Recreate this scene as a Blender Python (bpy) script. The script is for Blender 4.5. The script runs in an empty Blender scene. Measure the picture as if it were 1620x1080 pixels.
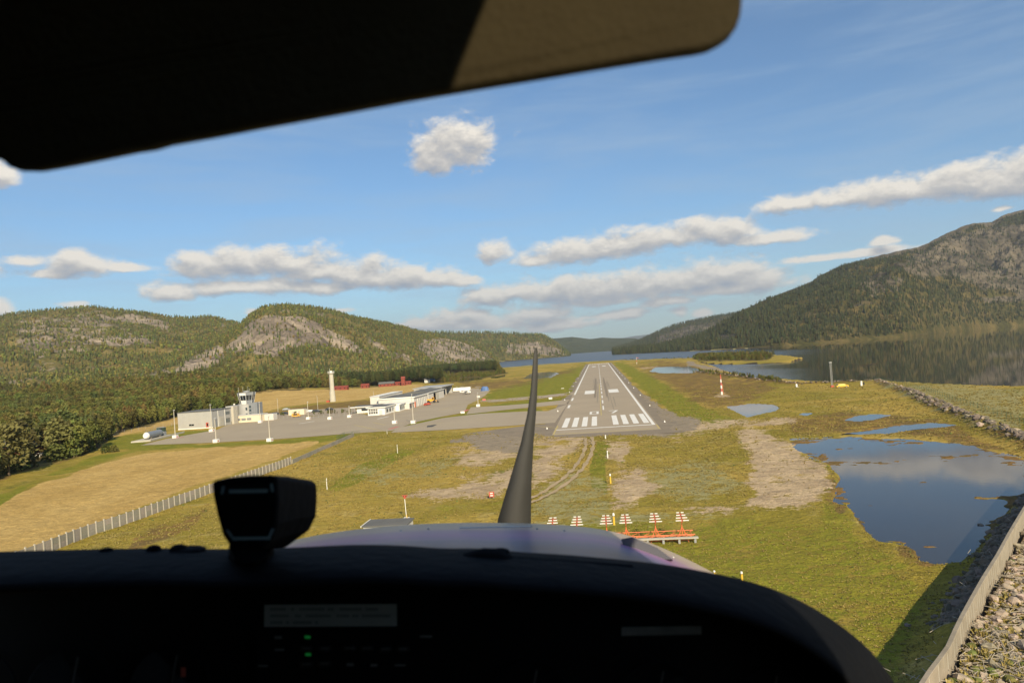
import bpy, math, random
import numpy as np
from mathutils import Vector, Matrix
rnd = random.Random(7)
rs = np.random.RandomState(11)
R_ = math.radians
S = bpy.context.scene
C = S.collection

# ------------------------------------------------------------------ camera
EYE = 24.4
FPX = 1080.0                      # 24 mm lens on a 36 mm sensor, for a 1620 px wide picture
ROLL, PITCH, YAW = R_(4.1), R_(1.065), R_(7.03)
fwd = np.array([-math.sin(YAW)*math.cos(PITCH), math.cos(YAW)*math.cos(PITCH), math.sin(PITCH)])
r0 = np.array([math.cos(YAW), math.sin(YAW), 0.0]); u0 = np.cross(r0, fwd)
CR = math.cos(ROLL)*r0 - math.sin(ROLL)*u0
CU = math.cos(ROLL)*u0 + math.sin(ROLL)*r0
cam_d = bpy.data.cameras.new('camera'); cam = bpy.data.objects.new('camera', cam_d); C.objects.link(cam)
cam.matrix_world = Matrix(((CR[0], CU[0], -fwd[0], 0), (CR[1], CU[1], -fwd[1], 0), (CR[2], CU[2], -fwd[2], EYE), (0, 0, 0, 1)))
cam_d.lens = 24; cam_d.sensor_width = 36; cam_d.clip_start = 0.05; cam_d.clip_end = 60000
cam_d.dof.use_dof = True; cam_d.dof.focus_distance = 220; cam_d.dof.aperture_fstop = 5.0
S.camera = cam

# ------------------------------------------------------------------ sky, clouds and sun
SUN_EL = R_(30)
sun_dir = np.array([0.407*math.cos(SUN_EL), -0.914*math.cos(SUN_EL), math.sin(SUN_EL)])
S.view_settings.view_transform = 'Standard'; S.view_settings.look = 'None'
S.view_settings.exposure = 0.63; S.view_settings.gamma = 1; S.view_settings.use_curve_mapping = False
S.render.engine = 'CYCLES'
S.cycles.max_bounces = 6; S.cycles.diffuse_bounces = 2; S.cycles.glossy_bounces = 3; S.cycles.transmission_bounces = 4
S.cycles.volume_bounces = 0; S.cycles.transparent_max_bounces = 8; S.cycles.use_denoising = True
S.cycles.sample_clamp_indirect = 6; S.cycles.caustics_reflective = False; S.cycles.caustics_refractive = False

def pix_dir(px, py):
    d = fwd*FPX + CR*(px-810) - CU*(py-540)
    return d/np.linalg.norm(d)
def azel(px, py):
    d = pix_dir(px, py)
    return math.degrees(math.atan2(d[0], d[1])), math.degrees(math.asin(d[2]))

W = bpy.data.worlds.new('World'); S.world = W; W.use_nodes = True
nt = W.node_tree; nt.nodes.clear()
def N(t, kind, **kw):
    n = t.nodes.new(kind)
    for k, v in kw.items():
        if k == 'inp':
            for i, val in v.items(): n.inputs[i].default_value = val
        else: setattr(n, k, v)
    return n
def MATH(t, op, a, b=None, c=None, clamp=False):
    n = t.nodes.new('ShaderNodeMath'); n.operation = op; n.use_clamp = clamp
    for i, v in enumerate((a, b, c)):
        if v is None: continue
        if isinstance(v, (int, float)): n.inputs[i].default_value = v
        else: t.links.new(v, n.inputs[i])
    return n.outputs[0]
def VMATH(t, op, a, b):
    n = t.nodes.new('ShaderNodeVectorMath'); n.operation = op
    for i, v in enumerate((a, b)):
        if isinstance(v, (tuple, list)): n.inputs[i].default_value = v
        else: t.links.new(v, n.inputs[i])
    return n.outputs['Value'] if op in ('LENGTH', 'DOT_PRODUCT') else n.outputs[0]

sky = N(nt, 'ShaderNodeTexSky', sky_type='NISHITA', sun_disc=False, sun_elevation=SUN_EL,
        sun_rotation=math.atan2(sun_dir[0], sun_dir[1]), altitude=0, air_density=1.0, dust_density=0.6, ozone_density=2.2)
SKY_STRENGTH = 0.081
# every cloud is a row of puffs, listed as picture position, width and height: (x, y, half width, half height)
PUFFS = [
 (727,240,52,34),(690,255,34,24),(745,222,26,20),
 (1600,285,110,38),(1520,290,120,26),(1430,302,110,22),(1340,312,90,16),(1270,322,60,10),(1640,262,80,28),
 (1400,382,20,8),(1370,400,70,7),(1310,407,60,6),(1590,331,16,5),(1580,400,30,4),
 (784,401,22,16),(850,410,40,9),(900,398,52,19),(950,394,56,20),(1010,386,60,20),(1070,378,60,19),(1130,370,55,20),(1160,362,30,17),(1210,378,70,9),
 (780,468,46,12),(830,462,56,19),(890,463,60,20),(950,460,60,20),(1010,456,60,20),(1060,448,56,20),(1110,440,56,24),(1160,434,56,24),(1210,444,46,20),(1140,458,110,10),(940,478,60,8),(1060,478,44,8),
 (995,496,26,9),(965,500,34,5),(1075,494,14,8),(1110,496,14,6),(850,498,60,12),(740,510,52,12),(745,494,26,9),(700,506,46,12),(670,516,46,10),(790,512,60,10),(880,516,60,9),
 (1,272,26,30),(0,492,22,16),(115,482,26,6),(40,416,34,9),(120,424,50,18),(118,412,24,16),(90,436,50,10),(200,424,44,9),(265,465,32,15),
 (330,424,60,16),(310,412,30,14),(390,420,62,24),(455,420,64,26),(500,430,60,18),(545,436,66,18),(590,434,52,22),(640,440,60,18),(690,443,46,14),(730,446,36,8),(700,446,24,12),
 (360,456,56,13),(420,456,70,14),(500,456,66,11),(640,516,26,5),(400,493,12,6),(540,490,16,4),
 # clouds outside the frame, going on all round
 (-120,430,90,22),(-240,410,110,26),(-330,470,70,14),(1760,400,70,14),(1900,300,130,30),(1850,480,90,14)]
sky_puffs = []
for (px, py, w, h) in PUFFS:
    a, e = azel(px, py); k = 57.3/FPX * math.cos(math.atan((px-810)/FPX))**2*1.05
    sky_puffs.append((a, e, w*k*1.04, h*k*1.14))
for j, (a, e) in enumerate([(i*37 % 360 - 180, 8+(i*53 % 40)) for i in range(26)]):
    if 62 < abs(a + 7) < 125: sky_puffs.append((a, e, 7 + (j*3 % 7), 1.6 + (j % 3)))
tc = N(nt, 'ShaderNodeTexCoord')
sx = N(nt, 'ShaderNodeSeparateXYZ'); nt.links.new(tc.outputs['Generated'], sx.inputs[0])
az = MATH(nt, 'MULTIPLY', MATH(nt, 'ARCTAN2', sx.outputs[0], sx.outputs[1]), 57.2958)
el = MATH(nt, 'MULTIPLY', MATH(nt, 'ARCSINE', sx.outputs[2]), 57.2958)
cb = N(nt, 'ShaderNodeCombineXYZ'); nt.links.new(az, cb.inputs[0]); nt.links.new(el, cb.inputs[1])
uv = cb.outputs[0]
# thin streaks of cirrus
cst = N(nt, 'ShaderNodeTexNoise', inp={'Scale': 0.11, 'Detail': 6, 'Roughness': 0.62, 'Distortion': 0.4})
mp = N(nt, 'ShaderNodeMapping', inp={'Rotation': (0, 0, R_(-7)), 'Scale': (0.45, 3.2, 1)})
nt.links.new(uv, mp.inputs[0]); nt.links.new(mp.outputs[0], cst.inputs['Vector'])
cm = N(nt, 'ShaderNodeMapRange', interpolation_type='SMOOTHSTEP', inp={1: 0.36, 2: 0.80, 3: 0.0, 4: 0.50}); nt.links.new(cst.outputs[0], cm.inputs[0])
tint = N(nt, 'ShaderNodeMix', data_type='RGBA', blend_type='MULTIPLY'); tint.inputs[0].default_value = 1.0
nt.links.new(sky.outputs[0], tint.inputs[6]); tint.inputs[7].default_value = (0.75, 0.98, 1.13, 1)
cmix = N(nt, 'ShaderNodeMix', data_type='RGBA'); nt.links.new(cm.outputs[0], cmix.inputs[0])
nt.links.new(tint.outputs[2], cmix.inputs[6]); cmix.inputs[7].default_value = (3.4, 4.5, 5.9, 1)
bg = N(nt, 'ShaderNodeBackground'); bg.inputs[1].default_value = SKY_STRENGTH
nt.links.new(cmix.outputs[2], bg.inputs[0])
wo = N(nt, 'ShaderNodeOutputWorld'); nt.links.new(bg.outputs[0], wo.inputs[0])
W.cycles.sampling_method = 'MANUAL'; W.cycles.sample_map_resolution = 512

sl = bpy.data.lights.new('sun', 'SUN'); sl.energy = 5.0; sl.angle = R_(0.53); sl.color = (1.0, 0.84, 0.60)
so = bpy.data.objects.new('sun', sl); C.objects.link(so)
so.rotation_euler = Vector(-sun_dir).to_track_quat('-Z', 'Y').to_euler()

# ------------------------------------------------------------------ helpers
def spot(px, py, z=0.0):
    """place on the ground (at height z) seen at this picture position"""
    d = fwd*FPX + CR*(px-810) - CU*(py-540)
    t = (z-EYE)/d[2]
    return np.array([d[0]*t, d[1]*t, z])
def project(x, y, z):
    dx, dy, dz = x, y, z-EYE
    a = dx*fwd[0]+dy*fwd[1]+dz*fwd[2]
    a = np.where(a > 0.01, a, 0.01)
    return 810+FPX*(dx*CR[0]+dy*CR[1]+dz*CR[2])/a, 540-FPX*(dx*CU[0]+dy*CU[1]+dz*CU[2])/a
def _hash(ix, iy, seed):
    h = (ix.astype(np.int64)*374761393 + iy.astype(np.int64)*668265263 + seed*982451653) & 0x7fffffff
    h = ((h ^ (h >> 13))*1274126177) & 0x7fffffff
    return ((h ^ (h >> 16)) & 0xffff)/65535.0
def vnoise(x, y, seed=0):
    ix = np.floor(x); iy = np.floor(y); fx = x-ix; fy = y-iy
    fx = fx*fx*(3-2*fx); fy = fy*fy*(3-2*fy)
    a = _hash(ix, iy, seed); b = _hash(ix+1, iy, seed); c = _hash(ix, iy+1, seed); d = _hash(ix+1, iy+1, seed)
    return (a*(1-fx)+b*fx)*(1-fy) + (c*(1-fx)+d*fx)*fy
def fbm(x, y, seed=0, octv=4, rough=0.5):
    s = 0; a = 1; t = 0
    for i in range(octv):
        s = s+a*vnoise(x*2**i, y*2**i, seed+i*17); t += a; a *= rough
    return s/t*2-1
def sstep(a, b, x):
    t = np.clip((x-a)/(b-a), 0, 1); return t*t*(3-2*t)
def poly_sd(px, py, poly):
    """signed distance, positive inside, in picture pixels of the traced outline"""
    P = np.array(poly, float); Q = np.roll(P, -1, 0)
    x0, y0 = P.min(0)-60; x1, y1 = P.max(0)+60
    out = np.full(px.shape, -60.0)
    m = (px > x0) & (px < x1) & (py > y0) & (py < y1)
    if not m.any(): return out
    X = px[m]; Y = py[m]; d2 = np.full(X.shape, 1e9); ins = np.zeros(X.shape, bool)
    for (ax, ay), (bx, by) in zip(P, Q):
        ex, ey = bx-ax, by-ay
        t = np.clip(((X-ax)*ex+(Y-ay)*ey)/(ex*ex+ey*ey+1e-9), 0, 1)
        d2 = np.minimum(d2, (X-ax-t*ex)**2+(Y-ay-t*ey)**2)
        if ay != by:
            ins ^= ((ay > Y) != (by > Y)) & (X < (bx-ax)*(Y-ay)/(by-ay)+ax)
    d = np.sqrt(d2); out[m] = np.clip(np.where(ins, d, -d), -60, 60)
    return out
def tag(o, label=None, cat=None, group=None, kind=None):
    if label: o['label'] = label
    if cat: o['category'] = cat
    if group: o['group'] = group
    if kind: o['kind'] = kind
    return o
def empty(name, loc, label, cat, group=None, rz=0):
    o = bpy.data.objects.new(name, None); C.objects.link(o); o.location = tuple(float(v) for v in loc); o.rotation_euler = (0, 0, rz)
    o.empty_display_size = 0.3
    return tag(o, label, cat, group)
def link(name, mesh, parent=None, loc=None, rz=None, scale=None):
    o = bpy.data.objects.new(name, mesh); C.objects.link(o)
    if parent: o.parent = parent
    if loc is not None: o.location = tuple(float(v) for v in loc)
    if rz is not None: o.rotation_euler = (0, 0, rz) if not isinstance(rz, tuple) else rz
    if scale is not None: o.scale = scale if isinstance(scale, tuple) else (scale,)*3
    return o
def copy_tree(o, parent=None):
    c = o.copy(); C.objects.link(c)
    if parent: c.parent = parent
    for ch in list(o.children): copy_tree(ch, c)
    return c
class MB:
    def __init__(s): s.v = []; s.f = []
    def add(s, vs, fs):
        n = len(s.v); s.v += [tuple(map(float, v)) for v in vs]; s.f += [tuple(i+n for i in f) for f in fs]; return s
    def box(s, c, d, rz=0, tilt=None):
        cx, cy, cz = c; hx, hy, hz = d[0]/2, d[1]/2, d[2]/2
        co, si = math.cos(rz), math.sin(rz)
        vs = [(cx+x*co-y*si, cy+x*si+y*co, cz+z) for x in (-hx, hx) for y in (-hy, hy) for z in (-hz, hz)]
        return s.add(vs, [(0,1,3,2),(4,6,7,5),(0,4,5,1),(2,3,7,6),(0,2,6,4),(1,5,7,3)])
    def span(s, a, b):
        return s.box([(a[i]+b[i])/2 for i in range(3)], [abs(b[i]-a[i]) for i in range(3)])
    def tube(s, p, q, r0, r1=None, n=8, cap=True):
        r1 = r0 if r1 is None else r1
        p = Vector(p); q = Vector(q); d = (q-p).normalized()
        u = d.orthogonal().normalized(); w = d.cross(u)
        vs = []
        for c, r in ((p, r0), (q, r1)):
            for i in range(n):
                t = 2*math.pi*i/n; vs.append(c+u*r*math.cos(t)+w*r*math.sin(t))
        fs = [(i, (i+1) % n, n+(i+1) % n, n+i) for i in range(n)]
        if cap: fs += [tuple(range(n-1, -1, -1)), tuple(range(n, 2*n))]
        return s.add(vs, fs)
    def prism(s, poly, z0, z1):
        n = len(poly)
        vs = [(x, y, z0) for x, y in poly]+[(x, y, z1) for x, y in poly]
        return s.add(vs, [(i, (i+1) % n, n+(i+1) % n, n+i) for i in range(n)]+[tuple(range(n-1, -1, -1)), tuple(range(n, 2*n))])
    def ball(s, c, r, seg=8, ring=5, sc=(1,1,1)):
        vs = [(c[0], c[1], c[2]+r*sc[2])]
        for j in range(1, ring):
            a = math.pi*j/ring
            for i in range(seg):
                b = 2*math.pi*i/seg
                vs.append((c[0]+r*sc[0]*math.sin(a)*math.cos(b), c[1]+r*sc[1]*math.sin(a)*math.sin(b), c[2]+r*sc[2]*math.cos(a)))
        vs.append((c[0], c[1], c[2]-r*sc[2])); L = len(vs)-1
        fs = [(0, 1+i, 1+(i+1) % seg) for i in range(seg)]
        for j in range(ring-2):
            a = 1+j*seg
            fs += [(a+i, a+seg+i, a+seg+(i+1) % seg, a+(i+1) % seg) for i in range(seg)]
        a = 1+(ring-2)*seg
        fs += [(a+i, L, a+(i+1) % seg) for i in range(seg)]
        return s.add(vs, fs)
    def mesh(s, name, mat, smooth=False):
        m = bpy.data.meshes.new(name); m.from_pydata(s.v, [], s.f); m.update()
        if mat:
            m.materials.append(mat)
        if smooth: m.shade_smooth()
        return m
    def build(s, name, mat, parent=None, loc=None, smooth=False, rz=None):
        return link(name, s.mesh(name, mat, smooth), parent, loc, rz)
def bevel(o, w=0.02, seg=2):
    b = o.modifiers.new('bevel', 'BEVEL'); b.width = w; b.segments = seg; b.limit_method = 'ANGLE'
    return o
def grid_mesh(name, X, Y, Z, mat, attrs=None, wrap=False, smooth=True):
    """X, Y, Z: (rows, cols) arrays -> one quad grid"""
    r, c = X.shape
    co = np.stack([X, Y, Z], -1).reshape(-1, 3).astype(np.float32)
    i = np.arange(r*c).reshape(r, c)
    if wrap: i = np.concatenate([i, i[:, :1]], 1)
    q = np.stack([i[:-1, :-1], i[:-1, 1:], i[1:, 1:], i[1:, :-1]], -1).reshape(-1, 4)
    m = bpy.data.meshes.new(name)
    m.vertices.add(len(co)); m.vertices.foreach_set('co', co.ravel())
    m.loops.add(q.size); m.loops.foreach_set('vertex_index', q.ravel().astype(np.int32))
    m.polygons.add(len(q)); m.polygons.foreach_set('loop_start', np.arange(0, q.size, 4, dtype=np.int32))
    m.polygons.foreach_set('loop_total', np.full(len(q), 4, np.int32))
    m.update(calc_edges=True)
    if attrs:
        for k, v in attrs.items():
            a = m.color_attributes.new(k, 'FLOAT_COLOR', 'POINT')
            a.data.foreach_set('color', v.reshape(-1, 4).astype(np.float32).ravel())
    m.materials.append(mat)
    if smooth: m.shade_smooth()
    return m

# ------------------------------------------------------------------ clouds, 30 km away
def build_clouds():
    A = np.radians(np.arange(-130, 131, 0.22)); Ev = np.radians(np.concatenate([np.arange(0.0, 22, 0.2), np.arange(22, 52, .7)]))
    Eg, Ag = np.meshgrid(Ev, A, indexing='ij'); ad, ed = np.degrees(Ag), np.degrees(Eg)
    def field(u, v):
        wu = 1.3*fbm(u/2.2, v/1.5, 5, 2); wv = .55*fbm(u/2.2, v/1.5, 6, 2); acc = np.full(u.shape, -3.0)
        for (a, e, w, h) in sky_puffs:
            dx = (u+wu*min(1, w/3)-a)/w; dy = (v+wv*min(1, h/1.2)-e)/h; dy = np.where(dy < 0, dy*1.45, dy)
            f = 1-np.sqrt(dx*dx+dy*dy); k = .25; hh = np.clip(k-np.abs(acc-f), 0, None)/k; acc = np.maximum(acc, f)+hh*hh*hh*k/6
        return acc
    f0 = field(ad, ed); f1 = field(ad+.3, ed+.7)
    R = 30000.0
    X = R*np.cos(Eg)*np.sin(Ag); Y = R*np.cos(Eg)*np.cos(Ag); Z = R*np.sin(Eg)+EYE
    m = bpy.data.materials.new('cloud'); m.use_nodes = True; t = m.node_tree; t.nodes.clear()
    at = N(t, 'ShaderNodeAttribute', attribute_name='cloud'); sp = N(t, 'ShaderNodeSeparateColor'); t.links.new(at.outputs['Color'], sp.inputs[0])
    ge = N(t, 'ShaderNodeNewGeometry'); P = VMATH(t, 'MULTIPLY', ge.outputs['Position'], (1/520.0, 1/520.0, 1.7/520.0))
    def dens(v, off):
        q = VMATH(t, 'ADD', P, off)
        n1 = N(t, 'ShaderNodeTexNoise', inp={'Scale': 0.5, 'Detail': 9, 'Roughness': 0.64, 'Distortion': 0.25}); t.links.new(q, n1.inputs['Vector'])
        n2 = N(t, 'ShaderNodeTexNoise', inp={'Scale': 1.7, 'Detail': 4, 'Roughness': 0.6}); t.links.new(q, n2.inputs['Vector'])
        v = MATH(t, 'MULTIPLY_ADD', MATH(t, 'SUBTRACT', n1.outputs[0], .5), 1.75, v)
        return MATH(t, 'MULTIPLY_ADD', MATH(t, 'SUBTRACT', n2.outputs[0], .5), .55, v)
    d0 = dens(sp.outputs[0], (0, 0, 0)); d1 = dens(sp.outputs[1], (.25, 0, .95))
    mr = N(t, 'ShaderNodeMapRange', interpolation_type='SMOOTHSTEP', inp={1: CLOUD_LO-.16, 2: CLOUD_LO+.66, 3: 0, 4: .95}); t.links.new(d0, mr.inputs[0])
    sh = N(t, 'ShaderNodeMapRange', inp={1: -.42, 2: .86}); t.links.new(MATH(t, 'SUBTRACT', d1, MATH(t, 'MULTIPLY', d0, .5)), sh.inputs[0])
    rp = N(t, 'ShaderNodeValToRGB'); t.links.new(sh.outputs[0], rp.inputs[0]); e = rp.color_ramp.elements
    e[0].color = (.70, .635, .55, 1); e[1].color = (.235, .26, .315, 1); k = e.new(.5); k.color = (.41, .385, .365, 1)  # sunlit tops and grey undersides are put into the emission colour
    emn = N(t, 'ShaderNodeEmission', inp={1: 1.0}); t.links.new(rp.outputs[0], emn.inputs[0])
    tr = N(t, 'ShaderNodeBsdfTransparent'); mx = N(t, 'ShaderNodeMixShader'); t.links.new(mr.outputs[0], mx.inputs[0]); t.links.new(tr.outputs[0], mx.inputs[1]); t.links.new(emn.outputs[0], mx.inputs[2])
    out = N(t, 'ShaderNodeOutputMaterial'); t.links.new(mx.outputs[0], out.inputs[0]); m.cycles.emission_sampling = 'NONE'
    me = grid_mesh('clouds', X, Y, Z, m, {'cloud': np.stack([f0, f1, f0, np.ones_like(f0)], -1)})
    import bmesh
    bm = bmesh.new(); bm.from_mesh(me); bm.verts.ensure_lookup_table(); fv = f0.ravel(); 
    bmesh.ops.delete(bm, geom=[v for v in bm.verts if fv[v.index] < -.95], context='VERTS'); bm.to_mesh(me); bm.free()
    tag(link('clouds', me), kind='structure')
CLOUD_LO = -0.28
build_clouds()

# ------------------------------------------------------------------ materials
def mat(name, col, rough=0.7, metal=0.0, col2=None, scale=3.0, amt=1.0, bump=0.0, bscale=None, spec=None, detail=5, emis=None, emis_s=0.0, per_obj=0.0):
    m = bpy.data.materials.new(name); m.use_nodes = True; t = m.node_tree
    b = t.nodes['Principled BSDF']
    b.inputs['Roughness'].default_value = rough; b.inputs['Metallic'].default_value = metal
    if spec is not None: b.inputs['Specular IOR Level'].default_value = spec
    if col2 is None: col2 = tuple(c*0.82 for c in col)
    tc = N(t, 'ShaderNodeTexCoord')
    n = N(t, 'ShaderNodeTexNoise', inp={'Scale': scale, 'Detail': detail, 'Roughness': 0.6}); t.links.new(tc.outputs['Object'], n.inputs['Vector'])
    mr = N(t, 'ShaderNodeMapRange', inp={1: 0.32, 2: 0.68, 3: 0, 4: amt}); t.links.new(n.outputs[0], mr.inputs[0])
    mx = N(t, 'ShaderNodeMix', data_type='RGBA'); t.links.new(mr.outputs[0], mx.inputs[0])
    mx.inputs[6].default_value = (*col, 1); mx.inputs[7].default_value = (*col2, 1)
    out = mx.outputs[2]
    if per_obj:
        oi = N(t, 'ShaderNodeObjectInfo'); h = N(t, 'ShaderNodeHueSaturation')
        t.links.new(MATH(t, 'MULTIPLY_ADD', oi.outputs['Random'], per_obj, 1-per_obj*0.5), h.inputs['Value'])
        t.links.new(MATH(t, 'MULTIPLY_ADD', oi.outputs['Random'], -0.05, 0.52), h.inputs['Hue'])
        t.links.new(out, h.inputs['Color']); out = h.outputs[0]
    t.links.new(out, b.inputs['Base Color'])
    if bump:
        bn = N(t, 'ShaderNodeTexNoise', inp={'Scale': bscale or scale*4, 'Detail': 5}); t.links.new(tc.outputs['Object'], bn.inputs['Vector'])
        bp = N(t, 'ShaderNodeBump', inp={'Strength': bump, 'Distance': 0.05}); t.links.new(bn.outputs[0], bp.inputs['Height'])
        t.links.new(bp.outputs[0], b.inputs['Normal'])
    if emis:
        b.inputs['Emission Color'].default_value = (*emis, 1); b.inputs['Emission Strength'].default_value = emis_s
    return m
M = {}
M['asphalt'] = mat('asphalt', (0.355, 0.285, 0.195), 0.9, 0, (0.31, 0.25, 0.17), 0.06, 1, 0.1, 8)
M['asphalt_old'] = mat('asphalt_old', (0.36, 0.295, 0.20), 0.9, 0, (0.315, 0.255, 0.175), 0.05, 1, 0.1, 8)
M['shoulder'] = mat('shoulder', (0.235, 0.185, 0.125), 0.95, 0, (0.18, 0.145, 0.10), 0.2)
M['rubber'] = mat('rubber', (0.215, 0.178, 0.13), 0.9, 0, (0.28, 0.23, 0.16), .4)
M['track'] = mat('track_soil', (0.42, 0.31, 0.19), 0.95, 0, (0.30, 0.225, 0.11), .5)
M['patch'] = mat('patch', (0.06, 0.06, 0.055), 0.95)
M['gravel'] = mat('gravel', (0.36, 0.29, 0.20), 0.95, 0, (0.29, 0.23, 0.16), 0.5, 1, 0.3, 6)
M['white_paint'] = mat('white_paint', (0.80, 0.77, 0.70), 0.8, 0, (0.62, 0.6, 0.55), 0.9)
M['yellow_paint'] = mat('yellow_paint', (0.52, 0.40, 0.10), 0.8, 0, (0.4, 0.32, 0.11), 0.6)
M['red_paint'] = mat('red_paint', (0.55, 0.16, 0.13), 0.8)
M['white'] = mat('white', (0.78, 0.76, 0.70), 0.6, 0, (0.70, 0.68, 0.62), 0.8)
M['offwhite'] = mat('offwhite', (0.62, 0.59, 0.53), 0.6, 0, (0.55, 0.52, 0.47), 0.5)
M['cream'] = mat('cream', (0.72, 0.62, 0.45), 0.7, 0, (0.66, 0.56, 0.41), 0.5)
M['grey_clad'] = mat('grey_clad', (0.40, 0.39, 0.36), 0.55, 0, (0.36, 0.35, 0.325), 0.4)
M['grey_dark_clad'] = mat('grey_dark_clad', (0.24, 0.25, 0.26), 0.55, 0, (0.20, 0.21, 0.22), 0.5)
M['roof_dark'] = mat('roof_dark', (0.10, 0.10, 0.095), 0.85, 0, (0.14, 0.135, 0.12), 0.3)
M['glass'] = mat('window_glass', (0.02, 0.025, 0.03), 0.08, 0, spec=0.8)
M['blue_glass'] = mat('blue_glass', (0.05, 0.075, 0.085), 0.1, 0, spec=0.8)
M['metal'] = mat('metal', (0.42, 0.42, 0.41), 0.5, 0.4)
M['steel_white'] = mat('steel_white', (0.6, 0.59, 0.55), 0.5)
M['concrete'] = mat('concrete', (0.30, 0.255, 0.19), 0.9, 0, (0.22, 0.185, 0.135), 0.8, 1, 0.3, 5)
M['concrete_post'] = mat('concrete_post', (0.50, 0.46, 0.37), 0.9, 0, (0.42, 0.38, 0.31), 2)
M['concrete_panel'] = mat('concrete_panel', (0.30, 0.27, 0.21), 0.9, 0, (0.23, 0.21, 0.165), 1.5, per_obj=0.25)
M['concrete_light'] = mat('concrete_light', (0.50, 0.47, 0.39), 0.9, 0, (0.42, 0.39, 0.32), 0.4)
M['red'] = mat('red', (0.50, 0.09, 0.05), 0.6)
M['orange'] = mat('orange', (0.70, 0.17, 0.05), 0.55, 0, (0.6, 0.14, 0.05), 6)
M['yellow'] = mat('yellow', (0.72, 0.45, 0.05), 0.5)
M['amber_truck'] = mat('amber_truck', (0.75, 0.38, 0.03), 0.5)
M['blue_tarp'] = mat('blue_tarp', (0.09, 0.17, 0.36), 0.6, 0, (0.07, 0.13, 0.28), 1)
M['black'] = mat('black', (0.02, 0.02, 0.02), 0.6)
M['tyre'] = mat('tyre', (0.025, 0.025, 0.025), 0.85)
M['green_dark'] = mat('green_dark', (0.03, 0.06, 0.04), 0.6)
M['green_mesh'] = mat('green_mesh', (0.05, 0.12, 0.06), 0.6)
M['barn_red'] = mat('barn_red', (0.24, 0.05, 0.03), 0.8)
M['car_silver'] = mat('car_silver', (0.4, 0.41, 0.42), 0.35, 0.3)
M['car_dark'] = mat('car_dark', (0.03, 0.035, 0.04), 0.3)
M['car_white'] = mat('car_white', (0.7, 0.7, 0.68), 0.35)
M['rock'] = mat('rock', (0.40, 0.33, 0.24), 0.95, 0, (0.22, 0.175, 0.12), 1.6, 1, 0.6, 6, per_obj=0.5)
M['rock_dark'] = mat('rock_dark', (0.19, 0.155, 0.115), 0.95, 0, (0.085, 0.07, 0.05), 0.9, 1, 0.6, 5, per_obj=0.6)
M['bark'] = mat('bark', (0.13, 0.09, 0.055), 0.95, 0, (0.07, 0.05, 0.035), 3)

def foliage(name, c1, c2, var=0.9, hue=0.09):
    m = bpy.data.materials.new(name); m.use_nodes = True; t = m.node_tree; b = t.nodes['Principled BSDF']
    b.inputs['Roughness'].default_value = 0.75; b.inputs['Specular IOR Level'].default_value = 0.15
    oi = N(t, 'ShaderNodeObjectInfo'); tc = N(t, 'ShaderNodeTexCoord')
    n = N(t, 'ShaderNodeTexNoise', inp={'Scale': 0.7, 'Detail': 3}); t.links.new(tc.outputs['Object'], n.inputs['Vector'])
    mx = N(t, 'ShaderNodeMix', data_type='RGBA'); t.links.new(n.outputs[0], mx.inputs[0])
    mx.inputs[6].default_value = (*c1, 1); mx.inputs[7].default_value = (*c2, 1)
    h = N(t, 'ShaderNodeHueSaturation'); t.links.new(mx.outputs[2], h.inputs['Color'])
    t.links.new(MATH(t, 'MULTIPLY_ADD', oi.outputs['Random'], var, 1-var*0.5), h.inputs['Value'])
    w = N(t, 'ShaderNodeTexWhiteNoise', noise_dimensions='1D'); t.links.new(oi.outputs['Random'], w.inputs['W'])
    t.links.new(MATH(t, 'MULTIPLY_ADD', w.outputs[0], hue, 0.5-hue*0.5), h.inputs['Hue'])
    t.links.new(h.outputs[0], b.inputs['Base Color'])
    return m
M['conifer'] = foliage('conifer_needles', (0.085, 0.094, 0.030), (0.052, 0.062, 0.020))
M['broadleaf'] = foliage('broadleaf_leaves', (0.155, 0.152, 0.034), (0.088, 0.094, 0.024))
M['birch_ochre'] = foliage('birch_leaves', (0.180, 0.152, 0.040), (0.110, 0.100, 0.026))
M['shrub'] = foliage('shrub_leaves', (0.15, 0.15, 0.04), (0.10, 0.11, 0.03), 0.5)
M['tuft'] = foliage('grass_tuft', (0.29, 0.225, 0.072), (0.215, 0.175, 0.05), 0.5, 0.02)

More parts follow.
